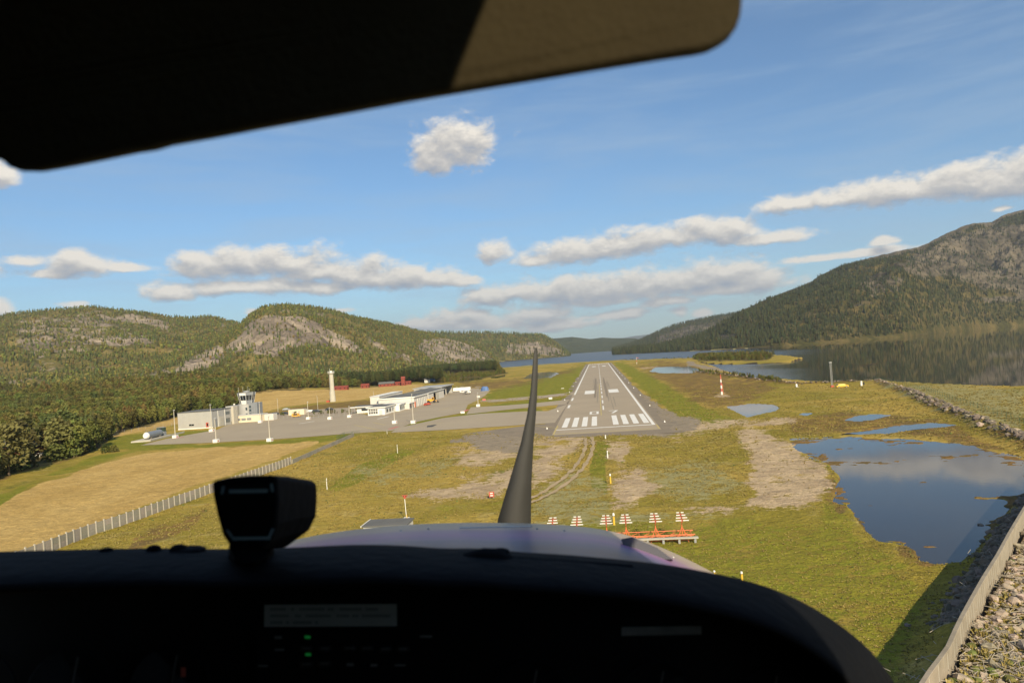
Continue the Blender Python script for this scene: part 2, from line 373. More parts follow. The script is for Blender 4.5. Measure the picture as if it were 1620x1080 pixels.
def zone_material():
    m = bpy.data.materials.new('ground_cover'); m.use_nodes = True; t = m.node_tree; b = t.nodes['Principled BSDF']
    b.inputs['Roughness'].default_value = 0.95; b.inputs['Specular IOR Level'].default_value = 0.1
    ge = N(t, 'ShaderNodeNewGeometry')
    def noise(scale, detail=5, rough=0.6, dist=0, stretch=(1, 1, 1)):
        v = ge.outputs['Position']
        if stretch != (1, 1, 1): v = VMATH(t, 'MULTIPLY', v, stretch)
        n = N(t, 'ShaderNodeTexNoise', inp={'Scale': scale, 'Detail': detail, 'Roughness': rough, 'Distortion': dist})
        t.links.new(v, n.inputs['Vector']); return n.outputs[0]
    big, mid, fine = noise(0.022, 5, .6, 0.6), noise(0.16, 6, .65, 0.4), noise(1.6, 5, .7)
    tiny = noise(5.0, 3, .7)
    patchy = noise(0.45, 4, .65, .3, (.8, 1.3, 1))
    def mixc(f, a, bcol):
        x = N(t, 'ShaderNodeMix', data_type='RGBA')
        if isinstance(f, float): x.inputs[0].default_value = f
        else: t.links.new(f, x.inputs[0])
        for i, c in ((6, a), (7, bcol)):
            if isinstance(c, tuple): x.inputs[i].default_value = (*c, 1)
            else: t.links.new(c, x.inputs[i])
        return x.outputs[2]
    def band(v, lo, hi):
        r = N(t, 'ShaderNodeMapRange', interpolation_type='SMOOTHSTEP', inp={1: lo, 2: hi}); t.links.new(v, r.inputs[0]); return r.outputs[0]
    base = mixc(band(big, .38, .62), (0.245, 0.200, 0.030), (0.390, 0.275, 0.062))      # olive to ochre marsh grass
    base = mixc(MATH(t, 'MULTIPLY', band(mid, .52, .74), .75), base, (0.42, 0.33, 0.13))   # dry straw
    base = mixc(MATH(t, 'MULTIPLY', band(noise(0.07, 6, .7, .5), .56, .68), .65), base, (0.125, 0.130, 0.026))  # dark green clumps
    base = mixc(MATH(t, 'MULTIPLY', band(noise(0.11, 6, .7, .8), .62, .74), .55), base, (0.17, 0.085, 0.035))   # heather brown
    green = mixc(band(mid, .35, .7), (0.168, 0.178, 0.018), (0.250, 0.218, 0.030))
    sand = mixc(band(mid, .4, .66), (0.50, 0.375, 0.23), (0.38, 0.28, 0.17))
    crop = mixc(band(noise(0.05, 6, .65, 1.2, (1, .45, 1)), .36, .66), (0.52, 0.355, 0.125), (0.44, 0.29, 0.092))
    crop = mixc(MATH(t, 'MULTIPLY', band(noise(0.5, 5, .7, 0, (1, .35, 1)), .5, .7), .4), crop, (0.38, 0.25, 0.085))
    gravel = mixc(band(fine, .4, .6), (0.33, 0.27, 0.19), (0.24, 0.195, 0.14))
    forest = mixc(band(mid, .4, .6), (0.09, 0.082, 0.025), (0.14, 0.10, 0.04))
    brown = mixc(band(mid, .4, .62), (0.215, 0.125, 0.045), (0.165, 0.115, 0.04))
    pale = mixc(band(fine, .35, .65), (0.34, 0.30, 0.13), (0.26, 0.235, 0.10))
    wet = mixc(band(mid, .4, .6), (0.045, 0.040, 0.025), (0.085, 0.06, 0.03))
    col = base
    for attr, ch, c, amp in (('zone_a', 0, green, .55), ('zone_b', 1, brown, .8), ('zone_b', 2, pale, .9), ('zone_a', 1, sand, 1.0), ('zone_a', 3, gravel, .7),
                             ('zone_a', 2, crop, .25), ('zone_b', 0, forest, .5), ('zone_b', 3, wet, .35)):
        a = N(t, 'ShaderNodeAttribute', attribute_name=attr)
        if ch < 3:
            s = N(t, 'ShaderNodeSeparateColor'); t.links.new(a.outputs['Color'], s.inputs[0]); v = s.outputs[ch]
        else: v = a.outputs['Alpha']
        jitter = MATH(t, 'MULTIPLY', MATH(t, 'SUBTRACT', MATH(t, 'ADD', MATH(t, 'ADD', MATH(t, 'MULTIPLY', mid, .40), MATH(t, 'MULTIPLY', patchy, .35)), MATH(t, 'MULTIPLY', fine, .25)), .5), amp*4.5)
        f = band(MATH(t, 'MULTIPLY', MATH(t, 'ADD', v, jitter), MATH(t, 'MINIMUM', MATH(t, 'MULTIPLY', v, 5), 1)), .34, .62)
        col = mixc(f, col, c)
    # tussocks and blades as light and dark flecks of different growth
    fl = MATH(t, 'MULTIPLY_ADD', MATH(t, 'ADD', MATH(t, 'MULTIPLY', fine, .6), MATH(t, 'MULTIPLY', tiny, .4)), 1.9, 0.05)
    fl = MATH(t, 'MULTIPLY', fl, MATH(t, 'MULTIPLY_ADD', patchy, 1.1, .45))
    hs = N(t, 'ShaderNodeHueSaturation'); t.links.new(col, hs.inputs['Color']); t.links.new(fl, hs.inputs['Value'])
    t.links.new(hs.outputs[0], b.inputs['Base Color'])
    bp = N(t, 'ShaderNodeBump', inp={'Strength': 0.85, 'Distance': 0.5}); t.links.new(MATH(t, 'ADD', MATH(t, 'MULTIPLY', mid, 1.4), fine), bp.inputs['Height'])
    t.links.new(bp.outputs[0], b.inputs['Normal'])
    return m
M['ground'] = zone_material()

def hill_material(name, rock1, rock2, soil1, soil2):
    m = bpy.data.materials.new(name); m.use_nodes = True; t = m.node_tree; b = t.nodes['Principled BSDF']
    b.inputs['Roughness'].default_value = 0.95; b.inputs['Specular IOR Level'].default_value = 0.1
    ge = N(t, 'ShaderNodeNewGeometry')
    def noise(scale, st=(1, 1, 1), d=6, r=.65):
        n = N(t, 'ShaderNodeTexNoise', inp={'Scale': scale, 'Detail': d, 'Roughness': r, 'Distortion': 0.3}); t.links.new(VMATH(t, 'MULTIPLY', ge.outputs['Position'], st), n.inputs['Vector']); return n.outputs[0]
    def band(v, lo, hi):
        r = N(t, 'ShaderNodeMapRange', interpolation_type='SMOOTHSTEP', inp={1: lo, 2: hi}); t.links.new(v, r.inputs[0]); return r.outputs[0]
    def mixc(f, a, c):
        x = N(t, 'ShaderNodeMix', data_type='RGBA'); t.links.new(f, x.inputs[0])
        for i, q in ((6, a), (7, c)):
            if isinstance(q, tuple): x.inputs[i].default_value = (*q, 1)
            else: t.links.new(q, x.inputs[i])
        return x.outputs[2]
    rock = mixc(band(noise(0.012, (1, 1, .22)), .38, .62), rock1, rock2)
    rock = mixc(MATH(t, 'MULTIPLY', band(noise(0.035, (1, 1, .12)), .55, .68), .7), rock, tuple(c*.42 for c in rock2))
    soil = mixc(band(noise(0.02), .4, .62), soil1, soil2)
    a = N(t, 'ShaderNodeAttribute', attribute_name='rock'); s = N(t, 'ShaderNodeSeparateColor'); t.links.new(a.outputs['Color'], s.inputs[0])
    f = band(MATH(t, 'MULTIPLY_ADD', MATH(t, 'SUBTRACT', noise(0.028, (1, 1, .5)), .5), 1.1, s.outputs[0]), .36, .58)
    col = mixc(f, soil, rock)
    hv = N(t, 'ShaderNodeHueSaturation'); t.links.new(col, hv.inputs['Color']); t.links.new(MATH(t, 'MULTIPLY_ADD', MATH(t, 'ADD', noise(.11, (1, 1, .35), 5, .75), MATH(t, 'MULTIPLY', noise(.02, (1, 1, .15)), .6)), 2.2, -.75), hv.inputs['Value']); col = hv.outputs[0]
    t.links.new(col, b.inputs['Base Color'])
    bp = N(t, 'ShaderNodeBump', inp={'Strength': 0.9, 'Distance': 9.0}); t.links.new(noise(0.03, (1, 1, .3)), bp.inputs['Height'])
    t.links.new(bp.outputs[0], b.inputs['Normal'])
    return m
M['hill'] = hill_material('hill_cover', (0.29, 0.235, 0.175), (0.165, 0.135, 0.105), (0.085, 0.080, 0.026), (0.16, 0.125, 0.045))
M['mountain'] = hill_material('mountain_cover', (0.135, 0.112, 0.078), (0.062, 0.054, 0.038), (0.058, 0.055, 0.018), (0.095, 0.073, 0.028))  # darkened: cloud shadow over the mountain is put into its colours
M['far_hill'] = hill_material('far_hill_cover', (0.22, 0.19, 0.15), (0.15, 0.13, 0.10), (0.05, 0.06, 0.025), (0.07, 0.075, 0.035))

def water(name, col, rough, bump, scale, stretch=(1, 1, 1), dist=0.05):
    m = bpy.data.materials.new(name); m.use_nodes = True; t = m.node_tree; b = t.nodes['Principled BSDF']
    b.inputs['Base Color'].default_value = (*col, 1); b.inputs['Roughness'].default_value = rough; b.inputs['IOR'].default_value = 1.33
    ge = N(t, 'ShaderNodeNewGeometry')
    n = N(t, 'ShaderNodeTexNoise', inp={'Scale': scale, 'Detail': 4}); t.links.new(VMATH(t, 'MULTIPLY', ge.outputs['Position'], stretch), n.inputs['Vector'])
    bp = N(t, 'ShaderNodeBump', inp={'Strength': bump, 'Distance': dist}); t.links.new(n.outputs[0], bp.inputs['Height']); t.links.new(bp.outputs[0], b.inputs['Normal'])
    return m, t, b
M['pond'] = water('pond_water', (0.030, 0.026, 0.022), 0.04, 0.25, 0.9, dist=0.01)[0]
wm, t, b = water('fjord_water', (0.016, 0.016, 0.011), 0.05, 0.3, 0.25, (1, 1, 1), 0.03)
ge = N(t, 'ShaderNodeNewGeometry'); sp = N(t, 'ShaderNodeSeparateXYZ'); t.links.new(ge.outputs['Position'], sp.inputs[0])
# the wind ruffles the fjord in the middle of the valley; the bay under the mountain lies still
wn = N(t, 'ShaderNodeTexNoise', inp={'Scale': 0.0035, 'Detail': 4, 'Distortion': .5}); t.links.new(VMATH(t, 'MULTIPLY', ge.outputs['Position'], (1, .45, 1)), wn.inputs['Vector'])
ang = MATH(t, 'DIVIDE', sp.outputs[0], sp.outputs[1])
rr = N(t, 'ShaderNodeMapRange', interpolation_type='SMOOTHSTEP', inp={1: 0.34, 2: 0.12, 3: 0.025, 4: 0.30})
t.links.new(MATH(t, 'MULTIPLY_ADD', MATH(t, 'SUBTRACT', wn.outputs[0], .5), .35, ang), rr.inputs[0]); t.links.new(rr.outputs[0], b.inputs['Roughness'])
M['fjord'] = wm

# ------------------------------------------------------------------ land: traced outlines of water, fields and bare ground
PONDS = {
 'big': [(1246,697),(1262,694),(1290,692),(1320,691),(1345,688),(1372,691),(1410,693),(1440,692),(1480,697),(1540,704),(1590,716),(1640,730),(1700,760),(1660,775),(1610,800),(1575,838),(1545,868),(1520,888),(1490,889),(1452,884),(1449,869),(1430,859),(1390,853),(1366,838),(1350,815),(1340,797),(1320,790),(1323,772),(1326,752),(1315,737),(1290,725),(1262,712)],
 'channel': [(1318,687),(1350,682),(1392,677),(1420,672),(1470,668),(1520,671),(1490,675),(1440,679),(1405,685),(1360,687)],
 'mirror': [(1148,642),(1170,640),(1200,638),(1225,640),(1234,645),(1222,651),(1200,655),(1183,660),(1168,652)],
 'blue': [(1332,665),(1355,657),(1385,654),(1409,656),(1388,662),(1360,666)],
 'puddle': [(1263,654),(1275,652),(1286,653),(1278,657),(1265,656)],
 'far': [(1028,587),(1036,581),(1060,580),(1092,580),(1112,586),(1117,589),(1085,590),(1045,590)],
 'left': [(828,598),(842,590),(868,588),(884,590),(872,597),(850,599)],
 'river': [(724,601),(732,598),(758,597),(762,600),(742,602)], 'river2': [(776,598),(780,595),(798,593),(800,596),(786,598)]}
FJORD = [(788,573),(800,571),(850,567),(880,562.5),(930,556.5),(968,555),(972,559.5),(1000,558.5),(1060,556),(1160,552.5),(1240,546.5),(1330,539),(1430,531.5),(1500,524),(1560,518),(1640,510),(1900,492),(2400,470),(2400,640),(1900,626),(1700,615),(1620,609),(1530,607),(1440,603),(1400,600),(1360,600),(1310,603),(1280,601),(1230,597),(1190,596),(1165,590),(1145,584),(1128,577),(1108,572),(1098,565),(1060,565.5),(1010,567.5),(985,568),(960,569),(925,571),(870,574),(830,577),(795,580)]
ISLAND = [(1096,568),(1104,562),(1150,559.5),(1205,558.5),(1245,561),(1272,565),(1250,570.5),(1215,573),(1160,574.5),(1118,574)]
BAR = [(1352,576),(1372,572.5),(1396,570.3),(1378,574.5)]
Z_GREEN = [
 ([(160,712),(176,694),(200,686),(232,684),(232,700),(330,703),(440,696),(560,686),(568,690),(500,699),(420,702),(330,707),(235,711)],1.5),
 ([(268,690),(280,683),(335,679),(352,680),(330,688),(280,694)],1),
 ([(632,674),(665,663),(760,652),(850,646),(866,652),(780,664),(700,672)],1),
 ([(770,643),(800,637),(850,632),(905,628),(903,635),(850,641),(800,645)],1),
 ([(762,632),(780,618),(850,598),(925,577),(905,620),(850,628)],5),
 ([(972,574),(985,573),(1020,590),(1060,612),(1120,648),(1180,668),(1120,676),(1080,664),(1045,640),(1000,600)],4),
 ([(515,775),(545,752),(575,733),(640,711),(655,714),(606,740),(560,768),(530,778)],2),
 ([(944,702),(966,700),(965,720),(955,745),(960,780),(938,770),(934,735)],3),
 ([(0,800),(60,757),(150,723),(225,711),(180,722),(90,750),(0,782),(-80,800),(-80,840)],4),
 ([(920,800),(1100,812),(1180,800),(1320,830),(1420,900),(1470,930),(1440,1010),(1400,1120),(1100,1120),(1000,900),(860,860)],16),
 ([(640,800),(780,792),(838,770),(838,790),(700,815)],6),
 ([(1300,760),(1340,800),(1370,850),(1440,890),(1400,960),(1280,880)],10)]
Z_SAND = [
 ([(1165,684),(1180,674),(1235,662),(1256,666),(1230,672),(1196,676),(1225,690),(1250,700),(1275,722),(1308,740),(1320,760),(1300,790),(1262,806),(1215,808),(1170,808),(1190,780),(1180,740),(1195,715),(1170,700)],5),
 ([(962,702),(990,698),(1000,708),(985,735),(962,725)],4),
 ([(975,760),(1010,745),(1045,770),(1010,800),(970,808)],7),
 ([(1060,812),(1090,798),(1180,800),(1160,815)],5),
 ([(660,780),(700,770),(790,745),(835,740),(836,765),(760,782),(690,792)],8),
 ([(840,700),(875,695),(925,690),(905,720),(870,755),(845,770)],8),
 ([(1030,690),(1060,676),(1120,668),(1180,662),(1150,676),(1080,690)],5),
 ([(1012,583),(1030,580),(1040,579),(1030,583)],1), ([(1130,627),(1142,620),(1158,627),(1142,629)],1),
 ([(1130,578),(1142,580),(1150,586),(1138,586)],1.5), ([(720,716),(780,700),(836,690),(836,715),(770,740),(730,735)],7)]
Z_CROP = [
 ([(-300,960),(-300,850),(-80,850),(0,800),(60,767),(150,738),(232,716),(330,709),(440,703),(502,699),(470,714),(400,738),(310,768),(230,798),(140,833),(40,868),(-60,903)],2),
 ([(362,662),(365,650),(402,630),(440,626),(530,618),(600,611),(650,607),(678,610),(690,615),(640,624),(560,633),(500,637),(430,648),(395,660)],1),
 ([(120,700),(160,692),(220,676),(286,660),(288,670),(240,679),(190,690)],1)]
Z_GRAVEL = [([(1010,620),(1040,640),(1075,660),(1110,664),(1100,674),(1060,690),(1010,690)],3), ([(735,692),(800,682),(838,684),(838,715),(760,712)],5),
 ([(1086,568),(1100,575),(1140,583),(1150,588),(1120,584),(1088,577)],1.5)]
Z_BROWN = [([(400,655),(480,642),(560,634),(625,629),(625,642),(560,648),(470,654),(400,662)],2), ([(0,765),(60,742),(150,715),(150,708),(60,728),(-60,765),(-80,800)],4),
 ([(1000,578),(1060,568),(1100,572),(1130,585),(1180,600),(1230,612),(1180,640),(1120,645),(1080,625),(1040,600)],7),
 ([(700,608),(780,600),(835,596),(925,578),(905,590),(850,605),(780,618)],5), ([(1240,660),(1330,650),(1500,668),(1620,720),(1560,712),(1440,688),(1300,690),(1250,690)],5),
 ([(1420,850),(1450,855),(1500,880),(1470,905),(1420,880)],8), ([(210,850),(300,815),(330,800),(300,840),(200,880)],5),([(1290,745),(1325,745),(1345,800),(1330,820),(1300,790)],6)]
Z_PALE = [([(840,780),(900,750),(960,770),(970,810),(1100,805),(1180,812),(1100,830),(900,822),(845,815)],12), ([(1350,602),(1450,606),(1620,612),(1620,700),(1560,680),(1480,645),(1400,612)],6),
 ([(1000,745),(1130,730),(1190,780),(1100,800),(1030,790)],12), ([(560,745),(640,735),(720,725),(700,760),(600,775)],14)]
Z_FOREST = [([(-900,1000),(-700,860),(-120,800),(0,757),(30,748),(60,733),(130,722),(160,705),(175,690),(200,680),(262,665),(300,655),(362,650),(402,631),(440,625),(520,616),(600,610),(662,604),(690,606),(740,603),(800,590),(790,580),(700,560),(-900,560)],3),
 ([(1096,568),(1104,562),(1150,560),(1205,559.5),(1225,562),(1215,569),(1160,571),(1118,571)],1)]
WALL_TOP = [(1380,1196),(1415,1140),(1458,1080),(1471,1060),(1487,1039),(1500,1021),(1511,996),(1521,975.5),(1538,944),(1555.5,913),(1578,877),(1597,842),(1622,800),(1650,758),(1690,712)]
WALL_Z = 3.5
WALL = [spot(a, b, WALL_Z)[:2] for a, b in WALL_TOP]
def seg_side(x, y, pts):
    """signed distance to a polyline (positive to its right), with the distance along it"""
    best = np.full(np.shape(x), 1e9); sg = np.zeros(np.shape(x)); al = np.zeros(np.shape(x)); L = 0
    for (a, b) in zip(pts[:-1], pts[1:]):
        ex, ey = b[0]-a[0], b[1]-a[1]; l = math.hypot(ex, ey)
        t = np.clip(((x-a[0])*ex+(y-a[1])*ey)/(l*l), 0, 1)
        dx, dy = x-a[0]-t*ex, y-a[1]-t*ey; d = np.hypot(dx, dy)
        m = d < best; best = np.where(m, d, best); sg = np.where(m, np.sign(dx*ey-dy*ex), sg); al = np.where(m, L+t*l, al); L += l
    return best*sg, al
DIKE = [np.array(p[:2]) for p in (spot(1100,589), spot(1150,594), spot(1205,603), spot(1262,609), spot(1330,606), spot(1390,604), spot(1440,622), spot(1500,650), spot(1560,674), spot(1625,702))] + [np.array([76., 118.]), np.array([72., 100.])]
PAVED = [[(215,705),(225,696),(262,694),(345,679),(366,670),(430,662),(490,660),(565,654),(640,640),(700,622),(776,616),(770,628),(745,640),(890,634),(905,624),(930,574),(964,572),(1050,670),(1060,682),(900,690),(840,684),(620,684),(440,695),(330,700)],
         [(430,662),(430,650),(470,648),(560,640),(620,636),(640,640),(565,656),(490,662)]]
def H(x, y, parts=None):
    x = np.asarray(x, float); y = np.asarray(y, float); r = np.hypot(x, y)
    px, py = project(x, y, 0.0*x)
    front = (y*fwd[1]+x*fwd[0]) > 5
    sd = lambda P: np.where(front, poly_sd(px, py, P), -60)
    z = 0.22*fbm(x/9, y/9, 3, 4) + 0.10*fbm(x/1.7, y/1.7, 9, 3, .6)
    pv = np.zeros(x.shape)
    for P in PAVED: pv = np.maximum(pv, sstep(-4, 0, sd(P)))
    z = z*(1-pv) - 0.07*pv
    far = sstep(380, 1300, r)*sstep(-60, -350, x+0.16*y*0)*30*(x < 0)
    z = z+far*sstep(0.32, 0.6, -x/np.maximum(y, 1))
    wob = fbm(x/7, y/7, 21, 4, .6)
    for k, P in PONDS.items():
        s = sd(P)
        a = 1.0 if k in ('puddle', 'blue', 'far', 'mirror', 'river', 'river2', 'left', 'channel') else 5.0
        z = z - 0.75*sstep(-a*.4, a*1.3, s+wob*a*1.3)*(s > -20)
        if k == 'big':
            reed = np.maximum(sstep(.05, .3, fbm(x/8, y/5, 88, 4, .6)+.22-np.clip(s, 0, 60)*.022), sstep(.40, .52, fbm(x/12, y/6, 95, 4, .6)))*(s > 0)
            z = z*(1-reed)+reed*np.maximum(z, -.13+.10*fbm(x/1.6, y/1.6, 97, 3, .6)+.02)
    s = sd(ISLAND)
    f = sd(FJORD)
    dip = sstep(-1.2, 1.2, f+wob*.5)*(1-sstep(-.6, .9, s+wob*.3))
    z = z-4.2*dip
    z = np.where(sd(BAR) > 0, np.maximum(z, -1.52+.1*wob), z)
    dd, _ = seg_side(x, y, DIKE)
    z = z+1.3*np.exp(-(dd/2.6)**2)*(y > 60)
    wd, al = seg_side(x, y, WALL)
    bank = sstep(0.2, 0.6, wd)*(1+0*x)
    z = z*(1-bank)+bank*(2.0+0.35*fbm(x/5, y/5, 31, 3)+np.clip(wd, 0, 40)*0.02)
    z = z+(wd < 0)*1.5*np.exp(-((wd+1.0)/1.9)**2)*(y > 10)
    return z

def build_ground():
    a_front = np.arange(-64, 50, 0.115); a_back = np.concatenate([np.arange(50, 296, 4.0)])
    az = np.radians(np.concatenate([a_front, a_back])) - YAW*0
    rr = [2.0, 6.0, 12.0, 18.0, 24.0]
    while rr[-1] < 9000: rr.append(rr[-1]+max(0.27, rr[-1]**2/24000.0))
    rr = np.array(rr)
    A, Rr = np.meshgrid(az, rr)
    X = Rr*np.sin(A); Y = Rr*np.cos(A)
    Z = H(X, Y)
    px, py = project(X, Y, 0*X)
    front = (Y*fwd[1]+X*fwd[0]) > 5
    wob = fbm(X/12, Y/12, 77, 4, .6)
    def zone(lst, base=0.0):
        o = np.full(X.shape, base)
        for P, s in lst: o = np.maximum(o, np.where(front, sstep(-s*1.6-1, s*1.3+1, poly_sd(px, py, P)+wob*(s*1.6+1)), 0))
        return o
    wd, _ = seg_side(X, Y, WALL); dd, _ = seg_side(X, Y, DIKE)
    green = np.maximum(zone(Z_GREEN[:-3])*1.0, zone(Z_GREEN[-3:])*.56); sand = zone([(P_, s_*1.8) for P_, s_ in Z_SAND])*.78; crop = zone(Z_CROP); gravel = zone(Z_GRAVEL)
    forest = np.maximum(zone(Z_FOREST), ((X < -230) & (np.hypot(X, Y) > 250))*0.0); brown = zone(Z_BROWN)*.60; pale = zone(Z_PALE)*.62
    forest = np.maximum(forest, sstep(1400, 1700, Rr))
    forest = np.maximum(forest, ~front*0.6)
    brown = np.maximum(brown, 0.75*np.exp(-(dd/3.5)**2)); sand = np.maximum(sand, 0.50*(wd > 0.2)*np.exp(-(wd/60)**2)); brown = np.maximum(brown, .35*(wd > .2)); 
    gravel = np.maximum(gravel, .55*(wd < 0)*(wd > -3)*(Rr > 62))
    pond = np.zeros(X.shape)
    for P in PONDS.values(): pond = np.maximum(pond, np.where(front, sstep(-.5, 2.5, poly_sd(px, py, P)+wob*1.5), 0))
    wet = np.maximum(pond*sstep(-.10, -.17, Z), sstep(-0.28, -0.6, Z)); brown = np.maximum(brown, .8*pond*sstep(-.2, -.12, Z))
    shore = (Rr > 1300)*(Rr < 3200)*sstep(-3.2, -2.2, np.where(front, poly_sd(px, py, FJORD), -60)); forest = forest*(1-shore); pale = np.maximum(pale, shore*1.2)
    za = np.stack([green, sand, crop, gravel], -1); zb = np.stack([forest, brown, pale, wet], -1)
    m = grid_mesh('ground', X, Y, Z, M['ground'], {'zone_a': za, 'zone_b': zb}, wrap=True)
    return tag(link('ground', m), kind='structure')
ground = build_ground()

def sheet(name, pts, z, m, kind='structure', parent=None, px=True):
    P = [spot(a, b, z)[:2] if px else (a, b) for a, b in pts]
    mb = MB(); mb.add([(x, y, z) for x, y in P], [tuple(range(len(P)))])
    me = mb.mesh(name, m)
    if me.polygons[0].normal.z < 0: me.flip_normals()
    o = link(name, me, parent)
    if kind: o['kind'] = kind
    return o
# ponds: each a level sheet of water lying in its hollow
for k, P in PONDS.items():
    Q = np.array([spot(a, b, -0.13)[:2] for a, b in P]); c = Q.mean(0)
    d = Q-c; l = np.hypot(d[:, 0], d[:, 1])[:, None]; Q = c+d*(1+np.minimum(3.0, l*.25)/l)
    if k == 'big': Q = Q[[i for i in range(len(Q))]]
    mb = MB().add([(x, y, -0.13) for x, y in Q], [tuple(range(len(Q)))])
    me = mb.mesh('pond', M['pond'])
    if me.polygons[0].normal.z < 0: me.flip_normals()
    tag(link('river' if 'river' in k else 'pond', me), kind='structure')
mb = MB().add([(-9000, 500, -1.6), (-200, 500, -1.6), (60, 150, -1.6), (16000, 150, -1.6), (16000, 16000, -1.6), (-9000, 16000, -1.6)], [(0, 1, 2, 3, 4, 5)])
tag(mb.build('fjord_water', M['fjord']), kind='structure')

# ------------------------------------------------------------------ hills
HILL_PTS = {}
def hill(name, label, ridge, foot_r, ridge_r, m, polys, seed, n_az=420, n_s=110, power=1.25, rock_base=0.0, rough=1.0, back=1.35, foot_z=-3.0, cap_bare=0.0, step=None, bm=1.0):
    """land rising from its foot (distance foot_r) to the traced ridge line (distance ridge_r)"""
    ra = []; re = []
    for p in ridge:
        a, e = azel(*p); ra.append(a); re.append(e)
    ra = np.array(ra); re = np.array(re); o = np.argsort(ra); ra = ra[o]; re = re[o]
    A = np.linspace(ra[0], ra[-1], n_az)
    E = np.interp(A, ra, re)
    f = lambda v: np.interp(A, [azel(q, 560)[0] for q, _ in v], [d for _, d in v]) if isinstance(v, list) else np.full(A.shape, float(v))
    fr, rg = f(foot_r), f(ridge_r)
    s = np.concatenate([np.linspace(0, 1, n_s), 1+np.linspace(0.02, 1, 24)**1.5*(back-1)*2.2])
    Sg, Ag = np.meshgrid(s, A, indexing='ij'); Eg = np.broadcast_to(E, Sg.shape)
    Rg = fr+(rg-fr)*Sg
    X = Rg*np.sin(np.radians(Ag)); Y = Rg*np.cos(np.radians(Ag))
    # height so that the crest just reaches the traced line
    crest = EYE+np.tan(np.radians(Eg))*np.broadcast_to(rg, Sg.shape)
    prof = np.where(Sg < 1, np.clip(Sg, 0, 1)**power, 1-(Sg-1)*0.35)
    Z = foot_z+(crest-foot_z)*prof
    W_ = rg.mean()-fr.mean()
    amp = np.clip(crest, 0, 400)*rough*np.where(Sg < 1, np.sin(np.pi*np.clip(Sg, 0, 1))**.8, .12)
    n1 = fbm(X/(W_*.30), Y/(W_*.30), seed, 5, .55); n2 = 1-np.abs(fbm(X/(W_*.16), Y/(W_*.16), seed+5, 5, .6))*2
    Z = Z+amp*(0.16*n1+0.10*(n2-.5))
    # crags: steeper steps where the rock shows
    px, py = project(X, Y, Z)
    rock = np.full(Sg.shape, rock_base)
    wob = fbm(X/60, Y/60, seed+9, 4, .6)
    for P, str_, soft in polys: rock = np.maximum(rock, str_*sstep(-soft, soft, poly_sd(px, py, P)+wob*soft*1.4))
    rock = np.maximum(rock, cap_bare*sstep(.86, .97, Sg))
    Z = Z+rock*np.clip(crest, 0, 300)*0.05*fbm(X/34, Y/34, seed+31, 5, .65)*(Sg < .985)
    # keep everything below the traced skyline
    lim = EYE+np.tan(np.radians(Eg))*Rg
    Z = np.where(Sg < 1, np.minimum(Z, lim-(1-np.clip(Sg, 0, 1))*2), Z)
    Z = Z+fbm(X/22, Y/22, seed+51, 3)*np.clip(crest, 0, 200)*.01*(Sg > .9)
    me = grid_mesh(name, X, Y, Z, m, {'rock': np.stack([rock, rock, rock, np.ones_like(rock)], -1)})
    tag(link('hill' if 'mountain' not in name else 'mountain', me), kind='structure')
    HILL_PTS[name] = (X, Y, Z, rock, Sg, px, py)
L1R = [(-420,560),(-300,540),(-200,512),(-100,500),(0,499),(34,494),(78,490),(145,485),(166,486),(197,491),(213,492),(233,496),(262,501.5),(303,504),(332,501),(358,507),(378,512),(395,520),(430,535),(460,560)]
hill('left_hill', '', L1R, 850, 2300, M['hill'], [([(30,500),(145,492),(190,495),(160,560),(60,570),(20,540)],.5,14), ([(145,492),(210,495),(262,508),(275,524),(210,520),(160,515)],.62,8), ([(125,540),(200,523),(290,530),(230,545),(140,552)],.6,8),([(10,600),(90,585),(80,620),(10,625)],.45,8),([(320,508),(370,512),(360,520),(320,518)],.5,5)], 100, 460, 130, 1.35, .30)
L2R = [(60,612),(120,598),(160,590),(220,578),(259,567),(310,551),(350,534),(378,515),(401,496),(418,487),(451,482.5),(478,484),(522,491),(558,501),(617,512),(661,524),(691,531),(735,541.5),(765,552),(789,569)]
hill('cliff_hill', '', L2R, [(60,800),(400,850),(620,1050),(789,1900)], [(60,1050),(300,1500),(450,1800),(620,2100),(789,2300)], M['hill'],
     [([(350,556),(382,527),(400,506),(425,499),(470,502),(500,508),(535,526),(565,545),(578,562),(545,555),(520,548),(490,545),(460,552),(430,562),(400,556),(375,560)],1.0,4),
      ([(270,586),(300,562),(350,545),(360,562),(330,580),(290,592)],.75,6),
      ([(672,534),(705,535),(742,546),(772,559),(787,572),(745,571),(705,573),(680,566),(660,552)],.95,4), ([(180,590),(260,578),(300,590),(240,604),(190,606)],.55,7),
      ([(575,530),(640,550),(660,580),(620,572),(585,552)],.5,6), ([(410,488),(480,486),(540,500),(480,500),(420,497)],.42,4)], 200, 560, 150, .95, .28, 1.0)
hill('river_hill', '', [(560,545),(600,530),(640,526),(676,526.7),(765,527),(795,527.6),(840,530.5),(856,530.4),(870,536),(887,548),(903,562)], [(560,2300),(903,3000)], [(560,3300),(903,3500)], M['hill'],
     [([(800,545),(850,540),(890,552),(895,562),(820,562),(800,560)],.7,4)], 300, 260, 60, .7, .25)
hill('far_hill', '', [(820,548),(868,535.8),(906,532.8),(934,536.3),(952,534),(971,535),(1004,535),(1030,541),(1060,548)], 4600, 6200, M['far_hill'], [], 400, 200, 40, .9, .2)
hill('distant_mountain', '', [(940,545),(976,536.5),(999.5,532),(1023,529.3),(1060,527),(1100,530),(1140,540)], 17000, 21000, M['far_hill'], [], 500, 120, 30, 1.0, .3, .5)
